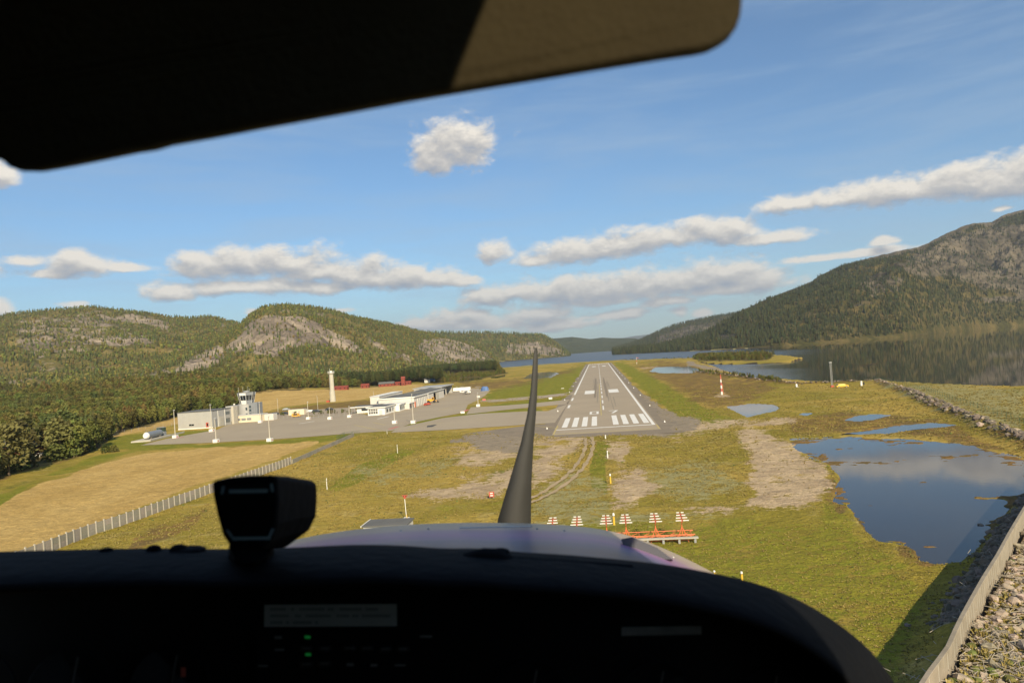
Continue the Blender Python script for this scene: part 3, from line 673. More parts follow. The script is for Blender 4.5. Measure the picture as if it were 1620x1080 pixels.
hill('right_far_hill', '', [(968,552),(990,546),(1013,538.6),(1034.7,528),(1051,521),(1070,514),(1098,508),(1121.5,502.3),(1145,498.8),(1170,495),(1220,488),(1300,480),(1380,500)], 3400, 4700, M['mountain'],
     [([(1036,532),(1060,522),(1110,512),(1140,508),(1145,520),(1110,540),(1060,548),(1036,548)],.75,5)], 600, 300, 80, .75, .3)
hill('lake_mountain', '', [(968,556.5),(985,552.5),(1039,547),(1075,538),(1110,528),(1133,516),(1156,503),(1171,492),(1217,471),(1254,457.5),(1285,445),(1296,436),(1330,420),(1401,401.5),(1458,388.7),(1501,367),(1537,354),(1569,351),(1586,341),(1620,332),(1700,312),(1850,290),(2000,300),(2200,340)],
     [(968,2250),(1160,1720),(1240,1650),(1430,1890),(1500,2400),(1560,2680),(1700,2950)], [(968,2500),(1160,2350),(1430,3300),(1620,4100),(2000,4500)], M['mountain'],
     [([(1410,425),(1440,400),(1500,372),(1560,360),(1640,345),(1800,330),(1800,480),(1640,478),(1580,462),(1500,442),(1450,440)],.72,10), ([(1345,445),(1390,428),(1440,432),(1430,462),(1380,470)],.6,7),
      ([(1325,482),(1370,474),(1400,480),(1350,490)],.5,5), ([(1550,470),(1640,463),(1640,476),(1560,480)],.75,4), ([(1135,532),(1165,527),(1160,540),(1140,541)],.8,2.5)], 700, 620, 190, .8, .16, 1.0, cap_bare=.75)

# ------------------------------------------------------------------ trees
M['great_conifer'] = foliage('great_conifer_needles', (0.13, 0.135, 0.040), (0.08, 0.088, 0.028))
def crown_mesh(kind, seed, n):
    r = random.Random(seed); mb = MB()
    def leaf(c, s, droop=0.0):
        u = Vector((r.gauss(0, 1), r.gauss(0, 1), r.gauss(0, .6)-droop)).normalized(); w = u.cross(Vector((r.gauss(0, 1), r.gauss(0, 1), r.gauss(0, 1)))).normalized()
        c = Vector(c); a = s*r.uniform(.7, 1.3); b = a*r.uniform(.45, .8)
        mb.add([c-u*a, c-w*b+u*a*.1, c+u*a, c+w*b-u*a*.15], [(0, 1, 2, 3)])
    if kind in ('broad', 'great'):       # about 10 m tall: several lobes of leaf clumps round a centre line
        lobes = [(Vector((0, 0, 6.2)), 2.6)]
        for i in range(11):
            a = r.uniform(0, 6.28); z = r.uniform(1.5, 8.6); q = 2.2*(1-abs(z-4.6)/7.0)
            lobes.append((Vector((math.cos(a)*q, math.sin(a)*q, z)), r.uniform(1.1, 1.9)*(1 if z < 7.5 else .75)))
        for i in range(n):
            c, rad = r.choice(lobes)
            d = Vector((r.gauss(0, 1), r.gauss(0, 1), r.gauss(0, 1))).normalized()*rad*(r.random()**.33)
            leaf(c+d, .42)
    elif kind == 'birch':
        for i in range(n):
            z = r.uniform(.8, 11.2); t = (z-.8)/10.4; q = 2.0*math.sin(math.pi*min(1, t*.85+.12))**.8*(1+.25*math.sin(z*2.3+seed))
            a = r.uniform(0, 6.28); rr = q*r.random()**.4
            leaf((rr*math.cos(a), rr*math.sin(a), z), .40, .4)
    elif kind == 'spruce':    # about 14 m tall, tiers of drooping branches
        tiers = 15
        for k in range(tiers):
            t = k/(tiers-1); z = 1.2+t*12.4; q = 2.9*(1-t)**.85+.15
            m_ = max(5, int(12*(1-t)+4))
            for j in range(m_):
                a = 6.28*j/m_+r.uniform(-.25, .25); L = q*r.uniform(.75, 1.1); n_ = max(2, int(n/170))
                for i in range(n_):
                    f = (i+.6)/n_; w = .34+.34*(1-f)*(1-t)
                    c = Vector((math.cos(a)*L*f, math.sin(a)*L*f, z-.55*L*f*f+.1)); d = Vector((math.cos(a), math.sin(a), -.35)).normalized()
                    e = Vector((-math.sin(a), math.cos(a), r.uniform(-.35, .35)))*w; dl = d*L/n_*.75
                    mb.add([c-dl, c+e-Vector((0, 0, .12)), c+dl-Vector((0, 0, .18)), c-e-Vector((0, 0, .12))], [(0, 1, 2, 3)])
    else:                     # pine: bare stem, rounded top
        for i in range(n):
            z = r.uniform(5.0, 12.6); t = (z-5)/7.6; q = 2.3*math.sin(math.pi*min(1, t*.8+.2))**.7
            a = r.uniform(0, 6.28); rr = q*r.random()**.45; leaf((rr*math.cos(a), rr*math.sin(a), z+.3*math.sin(a*3+z)), .38)
    m = mb.mesh('crown', {'broad': M['broadleaf'], 'birch': M['birch_ochre'], 'spruce': M['conifer'], 'pine': M['conifer'], 'great': M['great_conifer']}[kind])
    return m
def trunk_mesh(h, r_, seed, limbs=4):
    r = random.Random(seed); mb = MB(); p = Vector((0, 0, -.3)); n = 4
    for i in range(n):
        q = Vector((r.uniform(-.12, .12), r.uniform(-.12, .12), (i+1)*h/n)); mb.tube(p, q, r_*(1-i/n*.8), r_*(1-(i+1)/n*.8), 6, False); p = q
    for i in range(limbs):
        a = r.uniform(0, 6.28); z = h*r.uniform(.35, .8); mb.tube((0, 0, z), (math.cos(a)*h*.14, math.sin(a)*h*.14, z+h*.12), r_*.4, r_*.1, 4, False)
    return mb.mesh('trunk', M['bark'])
KIND = {'broad': [(crown_mesh('broad', s, 620), trunk_mesh(7.5, .17, s)) for s in (1, 2, 3)],
        'birch': [(crown_mesh('birch', s, 520), trunk_mesh(9.5, .12, s)) for s in (4, 5)],
        'spruce': [(crown_mesh('spruce', s, 800), trunk_mesh(13, .18, s, 0)) for s in (6, 7)],
        'pine': [(crown_mesh('pine', s, 480), trunk_mesh(11.5, .16, s, 3)) for s in (8, 9)],
        'great': [(crown_mesh('great', s, 900), trunk_mesh(7.5, .22, s)) for s in (12, 13)]}
def low_tree(kind, seed):
    r = random.Random(seed); mb = MB()
    if kind == 'spruce':
        for z0, z1, q in ((1, 7, 2.0), (4.5, 10.5, 1.5), (8, 14, .95)):
            n = 6; rot = r.uniform(0, 6); vs = [(q*r.uniform(.7, 1.2)*math.cos(rot+i*6.283/n), q*r.uniform(.7, 1.2)*math.sin(rot+i*6.283/n), z0+r.uniform(-.5, .5)) for i in range(n)]+[(0, 0, z1)]
            mb.add(vs, [(i, (i+1) % n, n) for i in range(n)])
        mt = M['conifer']
    else:
        for k in range(7):
            c = (r.uniform(-1.2, 1.2), r.uniform(-1.2, 1.2), r.uniform(3, 8)); b = MB().ball(c, r.uniform(1.2, 1.9), 5, 4)
            mb.add([(x+r.uniform(-.5, .5), y+r.uniform(-.5, .5), z+r.uniform(-.5, .5)) for x, y, z in b.v], b.f)
        mt = M['broadleaf'] if kind == 'broad' else M['birch_ochre']
    return bpy.data.objects.new('tree_pattern', mb.mesh('tree_pattern', mt))
def scatter(name, pts, scl, rot, patterns, idx, label=None, parent=None):
    """one object that carries many small copies of a few patterns"""
    me = bpy.data.meshes.new(name); me.vertices.add(len(pts)); me.vertices.foreach_set('co', np.asarray(pts, np.float32).ravel()); me.update()
    for nm, v in (('size', scl), ('turn', rot)):
        a = me.attributes.new(nm, 'FLOAT', 'POINT'); a.data.foreach_set('value', np.asarray(v, np.float32))
    a = me.attributes.new('which', 'INT', 'POINT'); a.data.foreach_set('value', np.asarray(idx, np.int32))
    o = link(name, me, parent); o['kind'] = 'stuff'
    g = bpy.data.node_groups.new(name, 'GeometryNodeTree')
    g.interface.new_socket('Geometry', in_out='INPUT', socket_type='NodeSocketGeometry'); g.interface.new_socket('Geometry', in_out='OUTPUT', socket_type='NodeSocketGeometry')
    gi = g.nodes.new('NodeGroupInput'); go = g.nodes.new('NodeGroupOutput')
    join = g.nodes.new('GeometryNodeGeometryToInstance')
    for p in reversed(patterns):
        oi = g.nodes.new('GeometryNodeObjectInfo'); oi.inputs['Object'].default_value = p; oi.inputs['As Instance'].default_value = False
        g.links.new(oi.outputs['Geometry'], join.inputs[0])
    ip = g.nodes.new('GeometryNodeInstanceOnPoints'); g.links.new(gi.outputs[0], ip.inputs['Points']); g.links.new(join.outputs[0], ip.inputs['Instance'])
    ip.inputs['Pick Instance'].default_value = True
    def attr(n, t):
        a = g.nodes.new('GeometryNodeInputNamedAttribute'); a.data_type = t; a.inputs['Name'].default_value = n; return a.outputs[0]
    g.links.new(attr('which', 'INT'), ip.inputs['Instance Index']); g.links.new(attr('size', 'FLOAT'), ip.inputs['Scale'])
    cx = g.nodes.new('ShaderNodeCombineXYZ'); g.links.new(attr('turn', 'FLOAT'), cx.inputs[2]); g.links.new(cx.outputs[0], ip.inputs['Rotation'])
    g.links.new(ip.outputs[0], go.inputs[0])
    md = o.modifiers.new('scatter', 'NODES'); md.node_group = g
    if label: o['label'] = label
    return o
M['mountain_conifer'] = foliage('mountain_conifer_needles', (0.045, 0.052, 0.019), (0.028, 0.034, 0.012))  # mountain needles and leaves darkened too, cloud shade put into their colour
M['mountain_birch'] = foliage('mountain_birch_leaves', (0.085, 0.080, 0.022), (0.05, 0.05, 0.015))
LOW = [low_tree('spruce', 1), low_tree('spruce', 2), low_tree('spruce', 3), low_tree('broad', 4), low_tree('broad', 5), low_tree('birch', 6)]
def recolour(o, m):
    d = o.data.copy(); d.materials[0] = m; return bpy.data.objects.new('tree_pattern', d)
LOWM = [recolour(o, M['mountain_conifer'] if i < 3 else M['mountain_birch']) for i, o in enumerate(LOW)]
def forest_on(name, hname, density, smax=1.0, conif=.6, size=(.5, 1.0), smin=-.01, keep_rock=.26):
    X, Y, Z, rock, Sg, px, py = HILL_PTS[hname]
    x = X[:-1, :-1]; da = np.abs((X[1:, :-1]-x)*(Y[:-1, 1:]-Y[:-1, :-1])-(X[:-1, 1:]-x)*(Y[1:, :-1]-Y[:-1, :-1]))
    exp = da*density*(Sg[:-1, :-1] < smax)*(Sg[:-1, :-1] > smin)
    nz = sstep(.30, .62, rock[:-1, :-1]+.5*fbm(X[:-1, :-1]/38, Y[:-1, :-1]/38, 5, 4, .6)); exp = exp*(1-(1-keep_rock)*nz)
    vis = (px[:-1, :-1] > -160) & (px[:-1, :-1] < 1780); exp = exp*vis
    n = rs.poisson(np.minimum(exp, 40)); ii, jj = np.nonzero(n); k = n[ii, jj]; ii = np.repeat(ii, k); jj = np.repeat(jj, k)
    u = rs.rand(len(ii)); v = rs.rand(len(ii))
    bl = lambda G: (G[ii, jj]*(1-u)+G[ii+1, jj]*u)*(1-v)+(G[ii, jj+1]*(1-u)+G[ii+1, jj+1]*u)*v
    P = np.stack([bl(X), bl(Y), bl(Z)-.3], -1)
    mixn = vnoise(P[:, 0]/90, P[:, 1]/90, 8)
    con = (rs.rand(len(P))*.7+mixn*.3) < conif
    idx = np.where(con, rs.randint(0, 3, len(P)), 3+rs.randint(0, 3, len(P)))
    sc = rs.uniform(size[0], size[1], len(P))
    scatter(name, P, sc, rs.uniform(0, 6.28, len(P)), LOWM if hname in ('lake_mountain', 'right_far_hill') else LOW, idx)
    print(name, len(P))
forest_on('forest_on_hill', 'left_hill', .015, 1.06, .48, (.45, .95))
forest_on('forest_on_hill', 'cliff_hill', .021, 1.05, .52, (.4, .9))
forest_on('forest_on_hill', 'river_hill', .006, 1.03, .7, (.9, 1.5))
forest_on('forest_on_hill', 'right_far_hill', .005, 1.02, .8, (.9, 1.5))
forest_on('forest_on_mountain', 'lake_mountain', .017, .93, .82, (.65, 1.25), smin=.008, keep_rock=.2)

# the wooded plain between the fields and the hills
def sample_px(polys, n, rmin, rmax, amin=-62, amax=48):
    a = np.radians(rs.uniform(amin, amax, n)); r = np.sqrt(rs.uniform(rmin**2, rmax**2, n)); x = r*np.sin(a); y = r*np.cos(a)
    px, py = project(x, y, 0*x); m = np.zeros(n, bool)
    for P in polys: m |= poly_sd(px, py, P) > 0
    return x[m], y[m], px[m], py[m]
FOREST_L = Z_FOREST[0][0]
x, y, px, py = sample_px([FOREST_L], 125000, 190, 1500, -62, 0)
fj = np.array([poly_sd(px, py, P) for P in (FJORD, PONDS['river'], PONDS['river2'])]).max(0)
low = ((px > 690) & (py > 588)) | ((px > 790)); clear = [[(0,712),(60,712),(60,732),(0,732)], [(560,640),(560,612),(690,604),(690,640)]]
keep = (fj < -1) & ~((px > -14) & (px < 34) & (py > 706) & (py < 752)) & ~((px > 40) & (px < 78) & (py > 706) & (py < 752))
o = np.lexsort((np.hypot(x, y),)); x, y, px, py, low, keep = [q[o] for q in (x, y, px, py, low, keep)]
# thin out: nearer than 500 m by a spacing grid, further away at random
cells = set(); sel = np.zeros(len(x), bool)
for i in range(len(x)):
    if not keep[i]: continue
    r = math.hypot(x[i], y[i]); g = 4.4 if r < 900 else 5.6
    c = (int(x[i]//g), int(y[i]//g))
    if c in cells: continue
    cells.add(c); sel[i] = True
x, y, px, py, low = [q[sel] for q in (x, y, px, py, low)]
z = H(x, y)
kn = vnoise(x/60, y/60, 41)*.6+rs.rand(len(x))*.4
size = rs.uniform(.62, 1.15, len(x))*(.75+.5*vnoise(x/45, y/45, 43)); size = np.where(low, size*.42, size)
pine = (px > 690) & (px < 785) & (py < 590) | ((px > 530) & (px < 700) & (py < 612))
kind = np.where(pine, 3, np.where(kn < .17, 2, np.where(kn < .66, 0, 1))); size = np.where(pine, rs.uniform(.85, 1.2, len(x)), size)
# the great dark conifers at the left edge of the wood
great = (np.abs(px-60) < 55) & (np.hypot(x, y) < 330); kind = np.where(great & (rs.rand(len(x)) < .6), 4, kind); size = np.where(kind == 4, rs.uniform(1.2, 1.75, len(x)), size)
infr = (px > -40) & (px < 830)
score = np.where(infr, size/np.hypot(x, y), 0)
order = np.argsort(-score)
edge = order[:285]; rest = np.setdiff1d(np.arange(len(x)), edge)
SPECIES = ['broad', 'birch', 'spruce', 'pine', 'great']
NAME = ['broadleaf_tree', 'birch_tree', 'spruce_tree', 'pine_tree', 'conifer_tree']
LAB = ['round green broadleaf tree', 'slender ochre birch', 'dark pointed spruce', 'bare stemmed pine', 'broad dark conifer']
PLACES = [(0, 'at the extreme left edge'), (25, 'above the left red house'), (50, 'between the two red buildings'), (75, 'above the red shed'), (100, 'right of the white rail fence'), (130, 'over the bush row'), (165, 'where lawn meets wood'),
          (200, 'above the wire fence on the lawn'), (235, 'behind the silver fuel tank'), (285, 'behind the green steel cabin'), (335, 'behind the fire station roof'), (380, 'left of the control tower'), (430, 'right behind the control tower'), (490, 'behind the upper golden field'), (540, 'beside the tall concrete tower'), (900, 'over the red barns')]
ROWS = {0: 'front row', 1: 'second row', 2: 'third row', 3: 'rear'}
row_of = {}
for j_ in range(len(PLACES)):
    lo_ = -900 if j_ == 0 else PLACES[j_-1][0]; mem = [i for i in edge if lo_ <= px[i] < PLACES[j_][0]]; mem.sort(key=lambda i: -py[i])
    for n_, i in enumerate(mem): row_of[int(i)] = (PLACES[j_][1], min(3, n_*4//max(1, len(mem))))
for n, i in enumerate(edge):
    k = int(kind[i]); cm, tm = rnd.choice(KIND[SPECIES[k]])
    pl_, rw_ = row_of.get(int(i), PLACES[-1][1:]+(3,)); e = empty(NAME[k], (x[i], y[i], z[i]), ('tall ' if size[i] > 1.05 else 'small ' if size[i] < .62 else '')+LAB[k]+', '+ROWS[rw_]+', '+pl_, 'tree', 'trees of the wood behind the airfield')
    e.rotation_euler = (0, 0, rnd.uniform(0, 6.28)); s_ = float(size[i]); e.scale = (s_*rnd.uniform(.9, 1.15), s_*rnd.uniform(.9, 1.15), s_)
    link('trunk', tm, e); link('crown', cm, e)
# the same words twice: say which one, counted from the left
same = {}
for o in C.objects:
    if o.get('category') == 'tree': same.setdefault(o['label'], []).append(o)
for lb, os_ in same.items():
    if len(os_) > 1:
        os_.sort(key=lambda o: project(np.array(o.location.x), np.array(o.location.y), np.array(0.))[0])
        for o, w_ in zip(os_, 'first second third fourth fifth sixth seventh eighth ninth tenth eleventh twelfth thirteenth fourteenth fifteenth sixteenth'.split()): o['label'] = lb+', '+w_+' from left'
# bushes along the edge of the wood
def bush_mesh(seed, n=260):
    r = random.Random(seed); mb = MB()
    for i in range(n):
        a = r.uniform(0, 6.28); z = r.uniform(.1, 2.6); q = 1.9*math.sqrt(max(0, 1-(z/2.8)**2))*r.random()**.35; c = Vector((q*math.cos(a), q*math.sin(a), z))
        u = Vector((r.gauss(0, 1), r.gauss(0, 1), r.gauss(0, 1))).normalized()*.3; w = u.cross(Vector((r.gauss(0, 1), r.gauss(0, 1), 1))).normalized()*.2; mb.add([c-u, c-w, c+u, c+w], [(0, 1, 2, 3)])
    return mb.mesh('bush', M['shrub_dark'])
M['shrub_dark'] = foliage('bush_leaves', (0.10, 0.105, 0.024), (0.055, 0.065, 0.016), 0.6)
BM = [bush_mesh(s) for s in range(4)]
for px_, py_, s_, lab in ((-8,752,1.7,'large round green bush in front of the left red house'), (14,748,1.6,'dense green bush just right of the left red house'), (30,744,1.7,'broad green bush between the red buildings, nearest the field'), (46,739,1.3,'green bush left of the white rail fence'),
                     (88,728,2.1,'big round green bush right of the white rail fence'), (106,723,1.8,'round green bush second right of the white rail fence'), (124,719,1.9,'green bush third right of the white rail fence'), (140,713,1.4,'green bush at the end of the bush row by the lawn'),
                     (168,716,1.0,'small bush alone on the lawn edge, left one'), (180,715,.9,'small bush alone on the lawn edge, right one'), (395,635,1.5,'lone bush on the golden field above the tower')):
    x_, y_, _z = spot(px_, py_); b_ = link('bush', rnd.choice(BM), None, (x_, y_, float(H(np.array([x_]), np.array([y_]))[0])), rnd.uniform(0, 6), s_); tag(b_, lab, 'bush', 'bushes along the edge of the wood')
# the rest of the wood, past what one can count
PAT = []
for k in SPECIES[:4]:
    cm, tm = KIND[k][0]
    b1 = bpy.data.objects.new('tree_pattern', cm); PAT.append(b1)
tp = bpy.data.objects.new('tree_pattern', KIND['birch'][0][0]); PAT.append(bpy.data.objects.new('tree_pattern', KIND['broad'][1][0])); PAT.append(bpy.data.objects.new('tree_pattern', KIND['spruce'][1][0])); PAT.append(bpy.data.objects.new('tree_pattern', KIND['great'][0][0]))
idx = kind[rest].copy(); idx = np.where(idx == 4, 6, idx); alt = rs.rand(len(rest)) < .5; idx = np.where(alt & (idx == 0), 4, idx); idx = np.where(alt & (idx == 2), 5, idx)
scatter('wood', np.stack([x[rest], y[rest], z[rest]], -1), size[rest], rs.uniform(0, 6.28, len(rest)), PAT, idx)
print('wood', len(rest))
# island and far shore scrub
x, y, px, py = sample_px([Z_FOREST[1][0]], 160000, 500, 1300, 6, 26)
k = slice(0, 900); P = np.stack([x[k], y[k], H(x[k], y[k])], -1)
P = P[:620]; scatter('island_scrub', P, rs.uniform(.35, .62, len(P)), rs.uniform(0, 6.28, len(P)), PAT, rs.choice([0, 0, 4, 1], len(P)))
# shrubs along the dikes, the runway end and the pond banks
pts = []
for (a, b, n, w) in [((1000,567.6),(1095,565.5),60,.5), ((1098,588),(1235,606),160,1.8), ((985,569),(1000,568),10,.4),((560,652),(440,658),30,1.5), ((620,600),(680,603),30,2)]:
    for i in range(n):
        t = rnd.random(); pts.append(spot(a[0]+(b[0]-a[0])*t+rnd.gauss(0, 2), a[1]+(b[1]-a[1])*t+rnd.gauss(0, w*.4)))
pts = np.array(pts); pts[:, 2] = H(pts[:, 0], pts[:, 1])
scatter('shrub_growth', pts, rs.uniform(.10, .26, len(pts)), rs.uniform(0, 6.28, len(pts)), PAT, rs.choice([0, 4, 1], len(pts)))

# grass tussocks over the marsh
def tuft(seed, n=9, h=.5, w=.35):
    r = random.Random(seed); mb = MB()
    for i in range(n):
        a = r.uniform(0, 6.28); d = r.uniform(0, w*.6); c = Vector((d*math.cos(a), d*math.sin(a), -.05)); l = Vector((math.cos(a)*w*.7, math.sin(a)*w*.7, h*r.uniform(.6, 1.1)))
        s = Vector((-math.sin(a), math.cos(a), 0))*w*.28; mb.add([c-s, c+s, c+l+s*.5, c+l-s*.5], [(0, 1, 2, 3)])
    return bpy.data.objects.new('tuft_pattern', mb.mesh('tuft_pattern', M['tuft']))
TUFT = [tuft(1), tuft(2, 12, .35, .5), tuft(3, 8, .7, .3), bpy.data.objects.new('tuft_pattern', MB().ball((0, 0, .15), .45, 6, 4, (1, 1, .7)).mesh('tuft_pattern', M['shrub']))]
n = 230000
a = np.radians(rs.uniform(-42, 34, n)); r = 48*(380/48)**rs.rand(n); x = r*np.sin(a); y = r*np.cos(a); px, py = project(x, y, 0*x)
bad = np.zeros(n, bool)
for P in list(PONDS.values())+PAVED+[Z_CROP[0][0], Z_CROP[1][0], FJORD]: bad |= poly_sd(px, py, P) > -1
sandy = np.zeros(n)
for P, s in Z_SAND+Z_GRAVEL: sandy = np.maximum(sandy, sstep(-3, 3, poly_sd(px, py, P)))
for P, s in Z_GREEN: sandy = np.maximum(sandy, .45*sstep(-1, 2, poly_sd(px, py, P)))
wd, _ = seg_side(x, y, WALL)
clump = fbm(x/5, y/5, 61, 4, .65)+.35*fbm(x/30, y/30, 62, 3)
bad |= (rs.rand(n) < .35) | (x < -83) & (px < 560) | (rs.rand(n) < sandy*.93) | ((wd > -2) & (wd < 1)) | (clump < rs.uniform(-.6, .35, n)) | (py > 1110)
x, y, r, wd, clump = x[~bad], y[~bad], r[~bad], wd[~bad], clump[~bad]
z = H(x, y)
idx = rs.choice([0, 1, 2, 3], len(x), p=[.46, .42, .105, .015])
scatter('grass_tussocks', np.stack([x, y, z], -1), rs.uniform(.2, .6, len(x))*np.clip(r/150, .5, 1.3), rs.uniform(0, 6.28, len(x)), TUFT, idx)
print('tufts', len(x))

# ------------------------------------------------------------------ runway, taxiways, apron
XL, XR, Y0, Y1 = -14.3, 15.9, 213.5, 1085.0
XC = (XL+XR)/2
sheet('taxiway', [(840,690),(1068,683),(1062,676),(1040,664),(1000,662),(880,645),(870,650),(760,660),(665,671),(640,676),(560,686),(440,696),(330,701),(236,702),(262,694),(345,680),(352,677),(366,671),(430,663),(470,660),(490,660.5),(565,655),(583,658),(614,655),(640,648),(660,644),(679,637),(697,629),(716,620),(722,613),(776,616),(768,625),(757,632),(740,640),(735,652),(700,658),(655,668),(636,675),(665,671)], -0.0, M['asphalt_old']) if False else None
apron = sheet('apron', [(222,704),(330,700),(440,694),(560,685),(620,681),(636,675),(655,668),(700,658.5),(735,652),(740,640),(757,632),(768,625),(776,617),(760,611),(722,611),(716,618),(697,627),(679,635),(660,642),(640,646),(614,653),(583,656),(565,653),(490,658.5),(470,658),(430,661),(366,669.5),(352,675),(345,679),(262,694)], 0.0, M['asphalt_old'])
tw = sheet('taxiway', [(618,684),(700,680),(840,671),(878,668),(905,628),(895,640),(866,650),(840,650),(760,654),(700,661),(655,671),(630,676)], 0.006, M['asphalt_old'])
sheet('taxiway', [(738,655),(745,644),(800,641),(850,637),(908,631),(905,638),(850,643),(800,648),(756,653)], 0.006, M['asphalt_old'])
sheet('taxiway', [(757,637),(764,631.5),(800,630),(850,626),(910,620),(908,624),(850,630.5),(800,634.5)], 0.006, M['gravel'])
rw_sh = MB(); 
for a, b in (((XL-5.0, Y0-14, .003), (XL, Y1+4, .003)), ((XR, Y0-14, .003), (XR+5.0, Y1+4, .003))):
    rw_sh.add([(a[0], a[1], .003), (b[0], a[1], .003), (b[0], b[1], .003), (a[0], b[1], .003)], [(0, 1, 2, 3)])
tag(rw_sh.build('runway_shoulder', M['shoulder']), kind='structure')
ts = MB().add([(XL-30, 195, .001), (XR+9, 189, .001), (XR+13, 212, .001), (XR+5, 228, .001), (XL-8, 232, .001), (XL-34, 214, .001)], [(0, 1, 2, 3, 4, 5)])
tag(ts.build('turning_area', M['shoulder']), kind='structure')
rw = tag(MB().add([(XL-.6, 199, .011), (XR+.6, 199, .011), (XR+.6, Y1, .011), (XL-.6, Y1, .011)], [(0, 1, 2, 3)]).build('runway', M['asphalt']), kind='structure')
def mark(name, pts, m=None, z=.018, parent=None):
    mb = MB().add([(x, y, z) for x, y in pts], [tuple(range(len(pts)))]); me = mb.mesh(name, m or M['white_paint'])
    if me.polygons[0].normal.z < 0: me.flip_normals()
    return link(name, me, parent or rw)
rect = lambda x0, x1, y0, y1: [(x0, y0), (x1, y0), (x1, y1), (x0, y1)]
mark('threshold_line', rect(XL, XR, 211.2, 212.6))
for i in range(4):
    for s in (-1, 1):
        x0 = XC+s*(2.55+i*3.15); mark('threshold_stripe', rect(min(x0, x0+s*1.75), max(x0, x0+s*1.75), 217.5, 247.0))
def digit(cx, y0, w, h, d):
    t = .85
    if d == '0':
        for q in (rect(cx-w/2, cx+w/2, y0, y0+t*1.6), rect(cx-w/2, cx+w/2, y0+h-t*1.6, y0+h), rect(cx-w/2, cx-w/2+t, y0+t*1.6, y0+h-t*1.6), rect(cx+w/2-t, cx+w/2, y0+t*1.6, y0+h-t*1.6)): mark('runway_digit', q)
    else:
        mark('runway_digit', rect(cx-w/2, cx+w/2, y0+h-t*1.6, y0+h)); mark('runway_digit', [(cx-w*.30, y0), (cx-w*.02, y0), (cx+w/2, y0+h-t*1.6), (cx+w/2-t*1.1, y0+h-t*1.6)])
digit(XC-3.6, 256, 3.4, 10.5, '0'); digit(XC+3.7, 256, 3.4, 10.5, '7')
y = 272.0
while y < Y1-40:
    mark('centreline_dash', rect(XC-.28, XC+.28, y, y+18)); y += 32
mark('side_stripe', rect(XR-.95, XR, 212.6, Y1)); mark('side_stripe', rect(XL, XL+.95, 372, Y1))
for a, b in ((290, 305), (330, 348)): mark('side_stripe', rect(XL, XL+.95, a, b))
for s in (-1, 1):
    x0 = XC+s*3.9; mark('aiming_point', rect(min(x0, x0+s*5.4), max(x0, x0+s*5.4), 372, 400))
    mark('aiming_point', rect(min(XC+s*4.2, XC+s*9), max(XC+s*4.2, XC+s*9), 905, 935))
for i in range(8): mark('threshold_stripe', rect(XL+1.5+i*3.5, XL+3.6+i*3.5, 1052, 1078))
mark('yellow_line', rect(XL-.4, XR+.6, 201.0, 201.6), M['yellow_paint']); mark('yellow_line', rect(XR+.1, XR+.5, 201.6, 211), M['yellow_paint']); mark('yellow_line', rect(XL-.4, XL, 201.6, 224), M['yellow_paint'])
mark('yellow_line', rect(XC-1.15, XC-.85, 250, 470), M['yellow_paint'])
# dark tyre rubber where wheels touch down
for x0 in (-3.6, 2.6): mark('tyre_mark', [(XC+x0-.5, 340), (XC+x0+.5, 340), (XC+x0+.9, 440), (XC+x0+.5, 560), (XC+x0-.4, 560), (XC+x0-.8, 440)], M['shoulder'], .0145)
def line_px(name, a, b, w, m, parent, z=.02):
    p, q = spot(*a)[:2], spot(*b)[:2]; d = q-p; n = np.array([-d[1], d[0]])/np.hypot(*d)*w/2
    return mark(name, [p-n, q-n, q+n, p+n], m, z, parent)
for a, b in (((640,681),(664,673.5)), ((664,673.5),(700,668)), ((820,671),(880,677)), ((697,649),(740,643)), ((694,648),(757,634)), ((740,640),(757,634)), ((752,632),(775,617.5)), ((618,684),(560,672)), ((610,672),(590,668))): line_px('yellow_line', a, b, .35, M['yellow_paint'], apron)
for a, b in (((616,678.5),(630,674.5)), ((733,651),(741,647.5)), ((275,693),(290,691))): line_px('red_marking', a, b, 1.6, M['red_paint'], apron)
for a, b in (((473,670),(497,666.3)), ((597,662.5),(615,658.5))): line_px('white_line', a, b, 1.0, M['white_paint'], apron)
mark('asphalt_patch', [spot(*p)[:2] for p in ((675,676),(690,671.5),(691,671),(676,673))], M['patch'], .014, apron)
mark('asphalt_patch', [spot(*p)[:2] for p in ((676,675.6),(684,675),(691,671.6),(680,672.5))], M['patch'], .022, apron)
# wheel tracks through the rough grass
track = [(931,692),(933,705),(928,722),(915,742),(897,760),(870,778),(845,790),(815,800)]
for off in (-.95, .95):
    C_ = [spot(*p)[:2] for p in track]; F = []
    for a, b in zip(C_[:-1], C_[1:]):
        for k in range(6): F.append(a+(b-a)*k/6)
    F.append(C_[-1]); L = []; Rr_ = []
    for i, p in enumerate(F):
        d = F[min(i+1, len(F)-1)]-F[max(i-1, 0)]; n = np.array([-d[1], d[0]])/np.hypot(*d); w = .42+.16*math.sin(i*1.7)+.08*math.sin(i*4.1)
        L.append(p+n*(off+w)); Rr_.append(p+n*(off-w))
    mb = MB(); zz = H(np.array([p[0] for p in L+Rr_]), np.array([p[1] for p in L+Rr_]))+.16
    k = len(L); mb.add([(p[0], p[1], zz[i]) for i, p in enumerate(L+Rr_)], [(i, i+1, k+i+1, k+i) for i in range(k-1)])
    tag(mb.build('gravel_track', M['track']), kind='structure')

